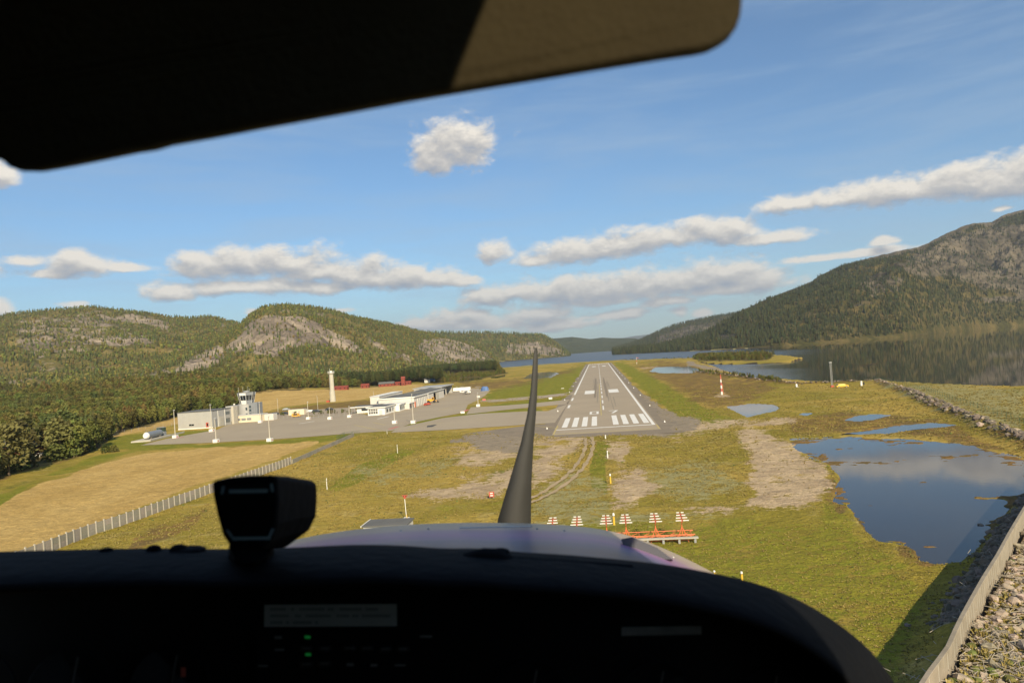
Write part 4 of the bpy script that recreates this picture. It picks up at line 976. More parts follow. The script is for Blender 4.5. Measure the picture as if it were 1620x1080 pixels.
for i in range(26):
    x0 = XC+rnd.choice((-1, 1))*rnd.uniform(1.2, 5.2); y0 = rnd.uniform(270, 520); L_ = rnd.uniform(25, 110); w_ = rnd.uniform(.15, .4); mark('tyre_mark', [(x0, y0), (x0+w_, y0), (x0+w_+rnd.uniform(-.6, .6), y0+L_), (x0, y0+L_)], M['rubber'], .0135+i*.00002)
for i in range(30):      # sealed cracks and seams
    y0 = 215+i*rnd.uniform(24, 30); x0 = rnd.uniform(XL+1, XC); mark('crack_seal', [(x0, y0), (x0+rnd.uniform(5, 14), y0+rnd.uniform(-.6, .6)), (x0+rnd.uniform(5, 14), y0+.25), (x0, y0+.22)], M['rubber'], .0128)

# ------------------------------------------------------------------ walls and fences
pts = [np.array(p) for p in WALL]
wall = tag(MB().span((0, 0, 0), (.01, .01, .01)).build('flood_wall', M['concrete']), 'long curved grey concrete wall casting a broad shadow at the lower right', 'wall')
mb = MB()
for i, (a, b) in enumerate(zip(pts[:-1], pts[1:])):
    d = (b-a)/np.hypot(*(b-a)); n = np.array([-d[1], d[0]])*.16; g_ = d*.012
    P = [a+g_-n, b-g_-n, b-g_+n, a+g_+n]
    pm = MB().prism([tuple(p) for p in P], -.6, WALL_Z)
    bevel(pm.build('wall_panel', M['concrete'], wall), .03, 1)
    # board marks left by the shuttering
    st = MB(); L = np.hypot(*(b-a)); k = int(L/.8)
    for j in range(1, k):
        q = a+d*j*L/k; st.box((q[0]+d[1]*.165, q[1]-d[0]*.165, 1.9), (.05, .012, 3.1), math.atan2(d[1], d[0]))
    if k > 1: tag(st.build('board_mark', M['concrete_light'], wall), kind='stuff')
wall.data = mb.add([(pts[0][0], pts[0][1], -.5), (pts[0][0]+.1, pts[0][1], -.5), (pts[0][0], pts[0][1]+.1, -.5)], [(0, 1, 2)]).mesh('wall_footing', M['concrete'])

fence = empty('concrete_fence', (-82, 96, 0), 'long pale concrete panel fence with square posts beside the golden field', 'fence')
def fy(y): return -82.2+1.6*sstep(110, 170, y)-.8*math.exp(-((y-100)/6)**2)
pm = MB().span((-.09, -.11, -.3), (.09, .11, 2.02)).mesh('post', M['concrete_post']); pn = [MB().span((-.035, 0, a), (.035, 1.0, b)).mesh('panel', M['concrete_panel']) for a, b in ((.05, .97), (1.0, 1.9))]
y = 78.0; prev = None
while y < 169.5:
    x = fy(y); o = link('post', pm, fence, (x+82, y-96, float(H(np.array([x]), np.array([y]))[0])+.0))
    if prev is not None:
        dx, dy = x-prev[0], y-prev[1]; L = math.hypot(dx, dy)
        for k in (0, 1): link('panel', pn[k], fence, (prev[0]+82-.02, prev[1]-96+.09, .0), math.atan2(-dx, dy), (1, L-.18, 1))
    prev = (x, y); y += 1.62
lowf = empty('low_wall', (-80.5, 169, 0), 'low grey concrete wall running on from the panel fence towards the apron', 'wall')
a = np.array([-80.6, 169.5]); b = spot(560, 690)[:2]; n_ = 16
for i in range(n_):
    p, q = a+(b-a)*i/n_, a+(b-a)*(i+1)/n_; d = (q-p)/np.hypot(*(q-p)); nn = np.array([-d[1], d[0]])*.12; P = [p+d*.02-nn, q-d*.02-nn, q-d*.02+nn, p+d*.02+nn]
    MB().prism([(w[0]+80.5, w[1]-169) for w in P], -.3, 1.15).build('panel', M['concrete_panel'], lowf)
def mesh_fence(label, pxs, h, zfun=None, gap=3.0, wires=4, m='green_mesh', group=None):
    P = [spot(*p)[:2] for p in pxs]; z = H(np.array([p[0] for p in P]), np.array([p[1] for p in P]))
    e = empty('wire_fence', (P[0][0], P[0][1], z[0]), label, 'fence', group); o0 = np.array([P[0][0], P[0][1], z[0]])
    post = MB().tube((0, 0, -.2), (0, 0, h), .045, n=5).mesh('post', M[m]); wr = MB()
    for k in range(len(P)-1):
        L = np.hypot(*(P[k+1]-P[k])); n = max(1, int(L/gap))
        for i in range(n):
            t = i/n; q = P[k]+(P[k+1]-P[k])*t; zz = z[k]+(z[k+1]-z[k])*t; link('post', post, e, (q[0]-o0[0], q[1]-o0[1], zz-o0[2]))
        for w in range(wires):
            hh = h*(w+1)/wires-.03
            wr.tube((P[k][0]-o0[0], P[k][1]-o0[1], z[k]-o0[2]+hh), (P[k+1][0]-o0[0], P[k+1][1]-o0[1], z[k+1]-o0[2]+hh), .02, n=3, cap=False)
    wr.build('wire', M[m], e)
mesh_fence('green wire fence behind the boulder dike on the right', [(1384,601),(1420,606),(1470,620),(1530,641),(1600,664),(1660,690)], 1.6, gap=3.2, wires=6)
mesh_fence('green mesh fence at the corner of the apron by the low wall', [(533,697),(545,690),(570,687.5)], 1.6, gap=2, wires=8)
mesh_fence('thin wire fence along the edge of the wood above the golden field', [(140,704),(165,697),(185,686),(230,679),(285,672)], 1.5, gap=4, wires=3, m='metal')
mesh_fence('grey wire fence in front of the car park beside the terminal', [(430,662),(488,661),(553,658.5),(578,656)], 1.8, gap=3, wires=5, m='metal')

# ------------------------------------------------------------------ stones
def stone_mesh(seed, m):
    r = random.Random(seed); b = MB().ball((0, 0, 0), .5, 6, 4, (1, r.uniform(.65, .95), r.uniform(.5, .75)))
    return MB().add([(x+r.uniform(-.09, .09), y+r.uniform(-.09, .09), z+r.uniform(-.08, .08)) for x, y, z in b.v], b.f).mesh('stone', m)
ST = [stone_mesh(s, M['rock']) for s in range(7)]; SD = [stone_mesh(20+s, M['rock_dark']) for s in range(6)]
def place(mesh, x, y, z, s, parent, name='stone', off=(0, 0, 0)):
    return link(name, mesh, parent, (x-off[0], y-off[1], z-off[2]), (rnd.uniform(-.5, .5), rnd.uniform(-.5, .5), rnd.uniform(0, 6.28)), (s, s*rnd.uniform(.8, 1.1), s*rnd.uniform(.7, 1)))
cand = []
for i in range(26000):
    px, py = rnd.uniform(1440, 1640), rnd.uniform(830, 1100); p = spot(px, py, 2.0)
    cand.append((p[0], p[1]))
X_ = np.array([c[0] for c in cand]); Y_ = np.array([c[1] for c in cand]); wd, al = seg_side(X_, Y_, WALL); m_ = (wd > .35) & (wd < 28); 
cl_ = fbm(X_/2.6, Y_/2.6, 301, 3); m_ &= cl_ > rs.uniform(-.35, .45, len(X_)); X_, Y_ = X_[m_], Y_[m_]; Zs = H(X_, Y_)
used = []; big = []
for i in range(len(X_)):
    if len(big) >= 290: break
    s = rnd.uniform(.3, 1.0)**1.7*1.25+.12
    if all((X_[i]-a)**2+(Y_[i]-b)**2 > ((s+c)*.42)**2 for a, b, c in used): used.append((X_[i], Y_[i], s)); big.append((X_[i], Y_[i], Zs[i], s))
for x, y, z, s in big: place(rnd.choice(ST), x, y, z+s*.12, s, ground)
kk = slice(3000, 3420); scatter('bank_weeds', np.stack([X_[kk], Y_[kk], Zs[kk]+.08], -1), rs.uniform(.3, .75, len(X_[kk])), rs.uniform(0, 6.28, len(X_[kk])), TUFT, rs.choice([0, 1, 2, 3], len(X_[kk]), p=[.4, .3, .2, .1]))
k = slice(0, 3000); scatter('rubble', np.stack([X_[k], Y_[k], Zs[k]+.02], -1), rs.uniform(.10, .34, len(X_[k])), rs.uniform(0, 6.28, len(X_[k])), [bpy.data.objects.new('stone_pattern', m) for m in ST[:4]], rs.randint(0, 4, len(X_[k])))
# dark stones of the bank under the wall, and driftwood sticks on the rubble
bx = []
for i in range(1700):
    j = rnd.randrange(8, len(pts)-1); t = rnd.random(); q = pts[j]+(pts[j+1]-pts[j])*t if j+1 < len(pts) else pts[j]
    d = pts[min(j+1, len(pts)-1)]-pts[j]; d = d/np.hypot(*d); n = np.array([-d[1], d[0]]); w = abs(rnd.gauss(0, 1.3))+.4; bx.append(q+n*w)
bx = np.array(bx); bz = H(bx[:, 0], bx[:, 1]); far_ = np.hypot(bx[:, 0], bx[:, 1]) > 66
for i in np.nonzero(far_)[0][:240]: place(rnd.choice(SD), bx[i, 0], bx[i, 1], bz[i]+.1, rnd.uniform(.5, 1.3), ground)
scatter('bank_rubble', np.column_stack([bx, bz]), rs.uniform(.2, .7, len(bx)), rs.uniform(0, 6.28, len(bx)), [bpy.data.objects.new('stone_pattern', m) for m in SD[:4]], rs.randint(0, 4, len(bx)))
stick = MB()
for i in range(420):
    x, y, z, s = rnd.choice(big); x += rnd.gauss(0, 1.2); y += rnd.gauss(0, 1.2); a = rnd.uniform(0, 3.14); L = rnd.uniform(.3, 1.5); z = z+.22+rnd.uniform(0, .12)
    stick.tube((x-math.cos(a)*L/2, y-math.sin(a)*L/2, z), (x+math.cos(a)*L/2, y+math.sin(a)*L/2, z+rnd.uniform(-.05, .15)), .022, n=4)
tag(stick.build('driftwood', mat('driftwood', (.42, .36, .27), .9)), kind='stuff')
# boulder dike
dike = empty('boulder_dike', (95, 203, 0), 'long dike of grey brown boulders running beside the marsh on the right', 'dike')
DL = []
for a, b in zip(DIKE[:-1], DIKE[1:]):
    L = np.hypot(*(b-a)); n = int(L*1.6)
    for i in range(n):
        q = a+(b-a)*rnd.random()+np.array([rnd.gauss(0, 1.1), rnd.gauss(0, 1.1)]); DL.append((q[0], q[1]))
DL = np.array(DL); DZ = H(DL[:, 0], DL[:, 1]); o = np.argsort(np.hypot(DL[:, 0], DL[:, 1])); DL, DZ = DL[o], DZ[o]
for i in range(280): place(rnd.choice(SD if rnd.random() < .85 else ST), DL[i, 0], DL[i, 1], DZ[i]+.15, rnd.uniform(.9, 1.9), dike, 'boulder', (95, 203, 0))
r_ = DL[280:]; scatter('boulder_mass', np.column_stack([r_-np.array([95, 203]), DZ[280:]]), rs.uniform(.5, 1.25, len(r_)), rs.uniform(0, 6.28, len(r_)), [bpy.data.objects.new('stone_pattern', m) for m in SD[:3]+ST[:1]], rs.randint(0, 4, len(r_)), parent=dike)
print('stones', len(big), len(DL), len(X_))

# ------------------------------------------------------------------ airport buildings
def at(px, py):
    p = spot(px, py); return float(p[0]), float(p[1])
def slab(e, name, a, b, m, o=(0, 0, 0)):
    return MB().span([a[i]-o[i] for i in range(3)], [b[i]-o[i] for i in range(3)]).build(name, M[m] if isinstance(m, str) else m, e)
def seams_y(e, x, y0, y1, z0, z1, o, m='grey_dark_clad', gap=1.6, side=1):       # standing seams on a wall facing +x
    mb = MB(); y = y0+gap
    while y < y1-.3: mb.span((x-o[0], y-.03-o[1], z0), (x+.035*side-o[0], y+.03-o[1], z1)); y += gap
    t = mb.build('cladding_seam', M[m], e); t['kind'] = 'stuff'
def seams_x(e, y, x0, x1, z0, z1, o, m='grey_dark_clad', gap=1.2):
    mb = MB(); x = x0+gap
    while x < x1-.3: mb.span((x-.03-o[0], y-.035-o[1], z0), (x+.03-o[0], y-o[1], z1)); x += gap
    t = mb.build('cladding_seam', M[m], e); t['kind'] = 'stuff'

# fire station with its grey cladding
O = (-189.5, 308, 0); e = empty('fire_station', O, 'boxy grey clad fire station with one wide blank wall facing the golden field', 'building')
slab(e, 'wall', (-198.2, 300.5, 0), (-180.8, 317, 7.9), 'grey_clad', O); slab(e, 'roof', (-198.4, 300.3, 7.9), (-180.6, 317.2, 8.15), 'roof_dark', O)
slab(e, 'plinth', (-198.3, 300.38, 0), (-180.7, 300.49, .45), 'white', O); slab(e, 'corner_trim', (-180.98, 300.36, .46), (-180.68, 300.6, 7.88), 'metal', O)
seams_x(e, 300.5, -198.2, -181.2, .5, 7.8, O, 'grey_clad')
w = slab(e, 'window', (-192.6, 300.40, 1.6), (-190.2, 300.52, 2.35), 'glass', O); slab(w, 'frame', (-191.45, 300.36, 1.62), (-191.35, 300.39, 2.33), 'metal', O)
d = slab(e, 'door', (-184.1, 300.38, .5), (-182.9, 300.52, 2.7), 'red', O); slab(d, 'door_pane', (-183.7, 300.34, 1.0), (-183.0, 300.37, 2.3), 'glass', O)
for y0, y1, z1, m in ((302.0, 304.0, 4.2, 'grey_dark_clad'), (306.4, 310.2, 4.6, 'concrete_light')):
    d = slab(e, 'roller_door', (-180.82, y0, .05), (-180.68, y1, z1), m, O)
    for k in range(5): slab(d, 'slat', (-180.67, y0+.1, .3+k*z1/5.4), (-180.64, y1-.1, .36+k*z1/5.4), 'metal', O)
for z0, z1 in ((1.2, 3.4), (5.1, 6.5)):
    w = slab(e, 'window', (-180.82, 312.2, z0), (-180.72, 315.6, z1), 'blue_glass', O)
    for y in (313.05, 313.9, 314.75): slab(w, 'frame', (-180.71, y-.05, z0+.02), (-180.66, y+.05, z1-.02), 'metal', O)
for y in (305.2, 311.2): slab(e, 'downpipe', (-180.76, y, .1), (-180.62, y+.22, 7.85), 'white', O)
seams_y(e, -180.8, 300.6, 316.8, 4.8, 7.8, O, 'grey_dark_clad', 1.4)
slab(e, 'stair_block', (-180.79, 317.3, 0), (-179.6, 321, 8.6), 'concrete_post', O)

# control tower
tx, ty = -183.2, 337.5; O = (tx, ty, 0)
e = empty('control_tower', O, 'control tower with flared glass cab on a grey curved shaft beside the fire station', 'control tower')
slab(e, 'office_block', (-193.0, 333.5, 0), (-187.2, 342, 8.0), 'grey_clad', O); seams_x(e, 333.5, -193, -187.3, .3, 7.9, O)
w = slab(e, 'window', (-192.4, 333.38, 5.8), (-191.6, 333.52, 6.6), 'glass', O)
MB().tube((-.9, 0, 0), (-.9, 0, 8.6), 3.55, 3.55, 28).build('shaft', M['grey_clad'], e, smooth=False)
slab(e, 'stair_wing', (-181.2, 335.2, 0), (-176.6, 341, 8.9), 'grey_dark_clad', O); seams_x(e, 335.2, -181.2, -176.7, .3, 8.7, O, 'roof_dark')
for z in (2.6, 4.6, 6.4): slab(e, 'window', (-180.9, 335.08, z), (-179.9, 335.22, z+1.1), 'blue_glass', O)
for z in (2.6, 5.6): slab(e, 'window', (-182.3, 333.9, z), (-181.55, 334.3, z+1.1), 'blue_glass', O)
def ring(e, name, z0, r0_, z1, r1_, m, n=8, gap=.0, rot=.3927):
    for k in range(n):
        a0, a1 = rot+k*2*math.pi/n+gap, rot+(k+1)*2*math.pi/n-gap; mb = MB(); t = .12
        P = [(r0_*math.cos(a0), r0_*math.sin(a0), z0), (r0_*math.cos(a1), r0_*math.sin(a1), z0), (r1_*math.cos(a1), r1_*math.sin(a1), z1), (r1_*math.cos(a0), r1_*math.sin(a0), z1)]
        Q = [(x*(1-t/r0_), y*(1-t/r0_), z) for x, y, z in P]; mb.add(P+Q, [(0,1,2,3), (7,6,5,4), (0,4,5,1), (1,5,6,2), (2,6,7,3), (3,7,4,0)])
        yield k, mb.build(name, m(k) if callable(m) else M[m], e, (0, 0, 0))
fr_ = lambda k: M['white'] if k == 5 else M['grey_dark_clad']
for k, o in ring(e, 'cab_wall', 8.5, 3.3, 10.4, 3.75, fr_): pass
for k, o in ring(e, 'cab_window', 10.42, 3.72, 13.0, 4.30, 'glass', 8, .035):
    a0 = .3927+(k+.5)*math.pi/4; MB().tube((3.62*math.cos(a0), 3.62*math.sin(a0), 10.45), (4.13*math.cos(a0), 4.13*math.sin(a0), 12.98), .06, n=5).build('frame', M['steel_white'], o)
for k, o in ring(e, 'cab_fascia', 13.02, 4.32, 14.3, 4.55, fr_): pass
for k in range(8):
    a0 = .3927+k*math.pi/4; MB().tube((3.3*math.cos(a0), 3.3*math.sin(a0), 8.5), (4.6*math.cos(a0), 4.6*math.sin(a0), 14.4), .12, n=6).build('corner_post', M['steel_white'], e)
MB().prism([(4.5*math.cos(.3927+k*math.pi/4), 4.5*math.sin(.3927+k*math.pi/4)) for k in range(8)], 14.31, 14.6).build('roof', M['roof_dark'], e)
MB().tube((0, 0, 14.6), (0, 0, 15.3), 1.6, 1.3, 12).build('roof_box', M['grey_dark_clad'], e)
for a, h in ((-3.6, 17.2), (-1.2, 17.4), (1.6, 17.6), (2.4, 16.4)): MB().tube((a, -1.2, 14.6), (a, -1.2, h), .05, n=5).build('antenna', M['steel_white'], e)
MB().ball((-6.6, -1, 8.6), .5).build('radome', M['white'], e, smooth=True)

# cream low building in front of the tower
O = (-176, 325, 0); e = empty('low_annex', O, 'low cream building with three grey louvred windows in front of the control tower', 'building')
slab(e, 'wall', (-182.8, 323.2, 0), (-168.6, 330.5, 3.3), 'cream', O); slab(e, 'roof', (-182.95, 323.0, 3.3), (-168.45, 330.6, 3.5), 'offwhite', O)
for k in range(3):
    w = slab(e, 'window', (-181.8+k*2.9, 323.08, 1.0), (-179.5+k*2.9, 323.22, 2.1), 'grey_dark_clad', O)
    for j in range(4): slab(w, 'louvre', (-181.8+k*2.9, 323.02, 1.1+j*.26), (-179.5+k*2.9, 323.07, 1.17+j*.26), 'metal', O)
slab(e, 'rear_wing', (-168.58, 326.8, 0), (-163.8, 331, 3.1), 'offwhite', O)

# passenger terminal
O = (-107, 330, 0); e = empty('terminal', O, 'low white terminal with two rows of dark windows and a flat roof at the apron', 'building')
slab(e, 'wall', (-110.6, 315.6, 0), (-102.2, 333, 3.45), 'white', O); slab(e, 'roof', (-111.3, 315.0, 3.46), (-101.6, 333.4, 3.9), 'white', O); slab(e, 'roof_felt', (-110.9, 315.4, 3.91), (-102, 333, 3.97), 'roof_dark', O)
for z0, z1 in ((.75, 1.85), (2.15, 2.95)):
    for k in range(4):
        w = slab(e, 'window', (-110.1+k*1.15, 315.48, z0), (-109.25+k*1.15, 315.62, z1), 'glass', O)
        slab(w, 'frame', (-109.70+k*1.15, 315.44, z0), (-109.64+k*1.15, 315.47, z1), 'white', O)
slab(e, 'door', (-104.9, 315.48, .05), (-103.6, 315.62, 2.3), 'offwhite', O)
slab(e, 'gate_wing', (-110, 333.05, 0), (-100.2, 343, 3.2), 'white', O); slab(e, 'gate_roof', (-110.4, 333.45, 3.25), (-99.6, 343.4, 3.6), 'white', O)
for k in range(3): slab(e, 'window', (-102.3, 318+k*4.6, .9), (-102.12, 320.6+k*4.6, 2.5), 'blue_glass', O)
for k in range(3): slab(e, 'window', (-100.3, 334.2+k*2.8, .6), (-100.12, 336.3+k*2.8, 2.4), 'blue_glass', O)
slab(e, 'glazed_wing', (-108, 343.45, 0), (-98.0, 352.0, 2.9), 'offwhite', O); slab(e, 'glazed_roof', (-108.3, 343.46, 2.92), (-97.5, 352.2, 3.2), 'white', O)
for k in range(4): slab(e, 'window', (-98.1, 344.1+k*1.9, .3), (-97.9, 345.5+k*1.9, 2.5), 'blue_glass', O)
O = (-120, 335, 0); e = empty('terminal_annex', O, 'white annex with a wide overhanging flat roof behind the left end of the terminal', 'building')
slab(e, 'wall', (-123.5, 336, 0), (-112.5, 346, 2.9), 'white', O); slab(e, 'roof', (-126.5, 334.5, 2.95), (-111.6, 347, 3.35), 'white', O); slab(e, 'roof_felt', (-126.1, 335, 3.36), (-112, 346.6, 3.42), 'roof_dark', O)
for x in (-126, -124.2): slab(e, 'post', (x, 334.8, 0), (x+.18, 335, 2.94), 'metal', O)
slab(e, 'window', (-121, 335.9, 1.1), (-117, 336.02, 2.1), 'glass', O)

# workshop hall
O = (-105, 368, 0); e = empty('workshop_hall', O, 'pale grey workshop hall with a row of white doors behind the terminal', 'building')
slab(e, 'wall', (-117.5, 353.0, 0), (-98.0, 382.5, 5.2), 'offwhite', O); slab(e, 'fascia', (-118.0, 352.6, 5.21), (-97.4, 383, 5.75), 'white', O); slab(e, 'roof', (-117.6, 353, 5.76), (-97.8, 382.7, 5.85), 'roof_dark', O)
slab(e, 'rear_hall', (-123, 356, 0), (-117.9, 400, 6.9), 'offwhite', O); slab(e, 'rear_roof', (-123.3, 355.7, 6.92), (-117.6, 400, 7.1), 'white', O)
slab(e, 'red_door', (-98.1, 353.8, .05), (-97.85, 355.6, 3.0), 'orange', O)
for k in range(6):
    d = slab(e, 'white_door', (-98.1, 360.2+k*3.5, .05), (-97.86, 361.7+k*3.5, 4.2), 'white', O)
    slab(e, 'grey_door', (-98.08, 361.9+k*3.5, .05), (-97.9, 363.4+k*3.5, 4.3), 'grey_clad', O)
# hangars
O = (-110, 400, 0); e = empty('aircraft_hangar', O, 'big pale hangar with sloping dark roof and one open dark doorway', 'hangar')
slab(e, 'front_wall', (-117.4, 391, 0), (-99.8, 391.3, 5.6), 'offwhite', O)
mb = MB().add([(-117.5+110, 390.6-400, 5.5), (-99.3+110, 390.6-400, 5.5), (-99.3+110, 432-400, 5.5), (-117.5+110, 432-400, 5.5), (-108.5+110, 390.6-400, 6.7), (-108.5+110, 432-400, 6.7)], [(0,1,4), (1,2,5,4), (2,3,5), (3,0,4,5), (0,3,2,1)]); mb.build('roof', M['roof_dark'], e)
slab(e, 'eave', (-99.35, 390.5, 5.2), (-99.1, 432, 5.6), 'white', O)
slab(e, 'rear_wall', (-117.4, 431.5, 0), (-99.8, 431.8, 5.49), 'offwhite', O); slab(e, 'west_wall', (-117.45, 391.35, 0), (-117.2, 431.4, 5.49), 'offwhite', O)
slab(e, 'side_wall', (-100.1, 391.35, 0), (-99.8, 404, 5.49), 'offwhite', O); slab(e, 'side_wall', (-100.1, 417, 0), (-99.8, 431.4, 5.49), 'offwhite', O); slab(e, 'lintel', (-100.1, 404.05, 4.3), (-99.8, 416.95, 5.49), 'offwhite', O)
slab(e, 'sliding_door', (-99.7, 409, .05), (-99.55, 417, 4.2), 'concrete_light', O)
slab(e, 'floor', (-117.1, 391.4, .02), (-100.2, 431.4, .06), 'concrete', O)
O = (-112, 450, 0); e = empty('small_hangar', O, 'grey open fronted hangar farthest along the apron edge', 'hangar')
slab(e, 'side_wall', (-122, 441, 0), (-104.2, 441.3, 5.8), 'offwhite', O); slab(e, 'rear_wall', (-122.2, 441.3, 0), (-121.9, 478, 5.8), 'grey_clad', O); slab(e, 'far_wall', (-121.8, 477.6, 0), (-104.2, 478, 5.8), 'grey_clad', O)
slab(e, 'roof', (-122.8, 440.4, 5.82), (-103.0, 478.6, 6.3), 'grey_clad', O); slab(e, 'post', (-104.6, 458, 0), (-104.2, 458.5, 5.8), 'offwhite', O); slab(e, 'side_panel', (-104.5, 441.35, 0), (-104.2, 447, 5.8), 'offwhite', O)
slab(e, 'floor', (-121.8, 441.4, .02), (-104.6, 477.5, .06), 'concrete', O)

# concrete mast tower
O = (-186.4, 461, 0); e = empty('concrete_tower', O, 'tall slim pale concrete tower with railed platform standing alone by the fields', 'tower')
MB().tube((0, 0, 0), (0, 0, 7.5), 2.05, 1.85, 20).build('lower_shaft', M['concrete_light'], e); MB().tube((0, 0, 7.55), (0, 0, 19.2), 1.55, 1.45, 20).build('shaft', M['concrete_light'], e)
MB().tube((0, 0, 19.2), (0, 0, 20.2), 1.5, 2.2, 16).build('corbel', M['concrete_light'], e); MB().tube((0, 0, 20.2), (0, 0, 20.5), 2.35, 2.35, 16).build('platform', M['offwhite'], e)
rl = MB()
for k in range(12):
    a = k*math.pi/6; rl.tube((2.25*math.cos(a), 2.25*math.sin(a), 20.5), (2.25*math.cos(a), 2.25*math.sin(a), 21.6), .05, n=4)
    for z in (21.05, 21.6): rl.tube((2.25*math.cos(a), 2.25*math.sin(a), z), (2.25*math.cos(a+math.pi/6), 2.25*math.sin(a+math.pi/6), z), .04, n=4)
rl.build('railing', M['white'], e); MB().tube((0, 0, 20.5), (0, 0, 21.9), .8, .8, 10).build('lantern', M['white'], e); MB().tube((-.9, 0, 20.5), (-.9, 0, 23.4), .09, n=5).build('antenna', M['white'], e)
slab(e, 'base_box', (-4.2, -1.5, 0), (-2.3, .5, 1.2), 'red')

# container office, kiosk and car park
ax = sheet('car_park', [(430,661),(488,657.5),(553,655),(566,651),(560,644),(520,646),(470,650),(440,654)], .004, M['gravel'])
O = (-163, 349, 0); e = empty('site_cabin', O, 'cream site cabin with two pale doors in the car park', 'cabin')
slab(e, 'wall', (-166, 348.3, .2), (-157.2, 351.3, 3.1), 'cream', O); slab(e, 'roof', (-166.1, 348.2, 3.11), (-157.1, 351.4, 3.25), 'offwhite', O)
for x in (-164.2, -160.6): slab(e, 'door', (x, 348.2, .3), (x+1.1, 348.32, 2.4), 'concrete_light', O)
slab(e, 'window', (-162.6, 348.2, 1.4), (-161.4, 348.32, 2.2), 'glass', O)
O = (-201.5, 293, 0); e = empty('pump_cabin', O, 'dark green steel cabin standing on the lawn beside the grey fire station', 'cabin')
slab(e, 'wall', (-203.3, 291.8, 0), (-199.9, 293.8, 2.3), 'green_dark', O); slab(e, 'roof', (-203.4, 291.7, 2.31), (-199.8, 293.9, 2.45), 'metal', O); slab(e, 'door', (-201.4, 291.7, .1), (-200.4, 291.82, 2.0), 'black', O)

# fuel tank on its pad
a = np.array([-183.1, 255.5]); b = np.array([-185.8, 271.5]); d = (b-a)/np.hypot(*(b-a)); n = np.array([-d[1], d[0]])
O = (a[0], a[1], 0); e = empty('fuel_pad', O, 'low pale concrete pad with kerb at the left end of the apron', 'platform')
P = [a-d*3-n*3.2, a-d*3+n*4.2, b+d*2.5+n*4.2, b+d*2.5-n*3.2]; MB().prism([(p[0]-O[0], p[1]-O[1]) for p in P], 0, .55).build('slab', M['concrete_light'], e)
P = [a-d*3-n*3.5, a-d*3-n*3.22, b+d*12-n*3.22, b+d*12-n*3.5]; MB().prism([(p[0]-O[0], p[1]-O[1]) for p in P], 0, .75).build('kerb', M['concrete_post'], e)
e = empty('fuel_tank', O, 'horizontal silver fuel tank with a white end on the concrete pad', 'tank')
v = lambda t, z, s=0: (d[0]*t+n[0]*s, d[1]*t+n[1]*s, z)
MB().tube(v(1, 2.1), v(12.5, 2.1), 1.35, n=20).build('shell', mat('tank_steel', (.27, .29, .31), .5, .3), e, smooth=False); MB().tube(v(.2, 2.1), v(.98, 2.1), .95, 1.34, n=20).build('end_cap', M['white'], e); MB().tube(v(12.52, 2.1), v(13.2, 2.1), 1.34, .9, n=20).build('end_cap', M['metal'], e)
for t_ in (3, 10.5): MB().box(v(t_, .9), (2.2, .5, .9), math.atan2(n[1], n[0])).build('saddle', M['concrete'], e)
rl = MB()
for k in range(9): rl.tube(v(1+k*1.4, 3.4, .4), v(1+k*1.4, 4.3, .4), .04, n=4)
rl.tube(v(1, 4.3, .4), v(12.2, 4.3, .4), .04, n=4); rl.build('railing', M['metal'], e); slab(e, 'valve_box', v(14.2, .55, -1), v(16.2, 2.2, 1), 'grey_dark_clad')

# light poles on the apron, each on a painted block
PB = MB().span((-.85, -.85, 0), (.85, .85, 1.15)).mesh('base', M['white']); PR = MB().span((-.87, -.3, .25), (.87, .3, .8)).mesh('base_band', M['red'])
def light_pole(px, py, top, label, banded=True):
    x, y = at(px, py); lo, hi = 2, 30
    for _ in range(30):
        m_ = (lo+hi)/2
        if project(np.array(x), np.array(y), np.array(m_))[1] > top: lo = m_
        else: hi = m_
    e = empty('light_pole', (x, y, 0), label, 'light pole', 'light poles round the apron'); h = lo
    b = link('base', PB, e); 
    if banded: link('base_band', PR, b)
    MB().tube((0, 0, 1.15), (0, 0, h), .19, .11, 8).build('pole', M['concrete_post'], e)
    k = MB().box((0, 0, h+.1), (.25, 1.0, .2), .4).build('lamp_head', M['steel_white'], e)
    for s in (-1, 1): MB().box((.12, s*.35, h+.02), (.3, .3, .25), .4).build('lamp', M['metal'], k)
for q in ((277.4,692.5,649,'light pole beside the fuel tank, leftmost of the apron poles'), (335,682.5,640,'tall light pole in front of the right corner of the fire station'), (342,699.5,662,'lower light pole at the grass edge in front of the fire station'),
          (412,668.5,636,'light pole in front of the cream low building at the tower'), (427,698,659,'light pole alone at the apron edge right of the tower'), (488,663,636,'light pole between the site cabin and the apron'),
          (522,663,645,'short light pole left of the terminal annex'), (553,660,643,'light pole just left of the terminal roof corner'), (624.4,669.5,644,'light pole at the tip of the grass island before the terminal'),
          (654,669.5,624,'tallest light pole on the grass island right of the terminal'), (756.7,643,622,'light pole at the junction of the far taxiway')): light_pole(*q)
for px, py, top, lab in ((440,652,627,'thin lamp post left of the cars in the car park'), (503,648,630,'thin lamp post behind the parked cars by the brown field'), (628,616,612,'x'), (592,640,628,'thin lamp post behind the flat terminal roof')):
    if lab == 'x': continue
    x, y = at(px, py); e = empty('lamp_post', (x, y, 0), lab, 'lamp post', 'lamp posts round the car park'); MB().tube((0, 0, 0), (0, 0, 8), .09, .06, 6).build('pole', M['steel_white'], e); MB().box((0, -.4, 8.05), (.3, 1.0, .14)).build('lamp_head', M['metal'], e)

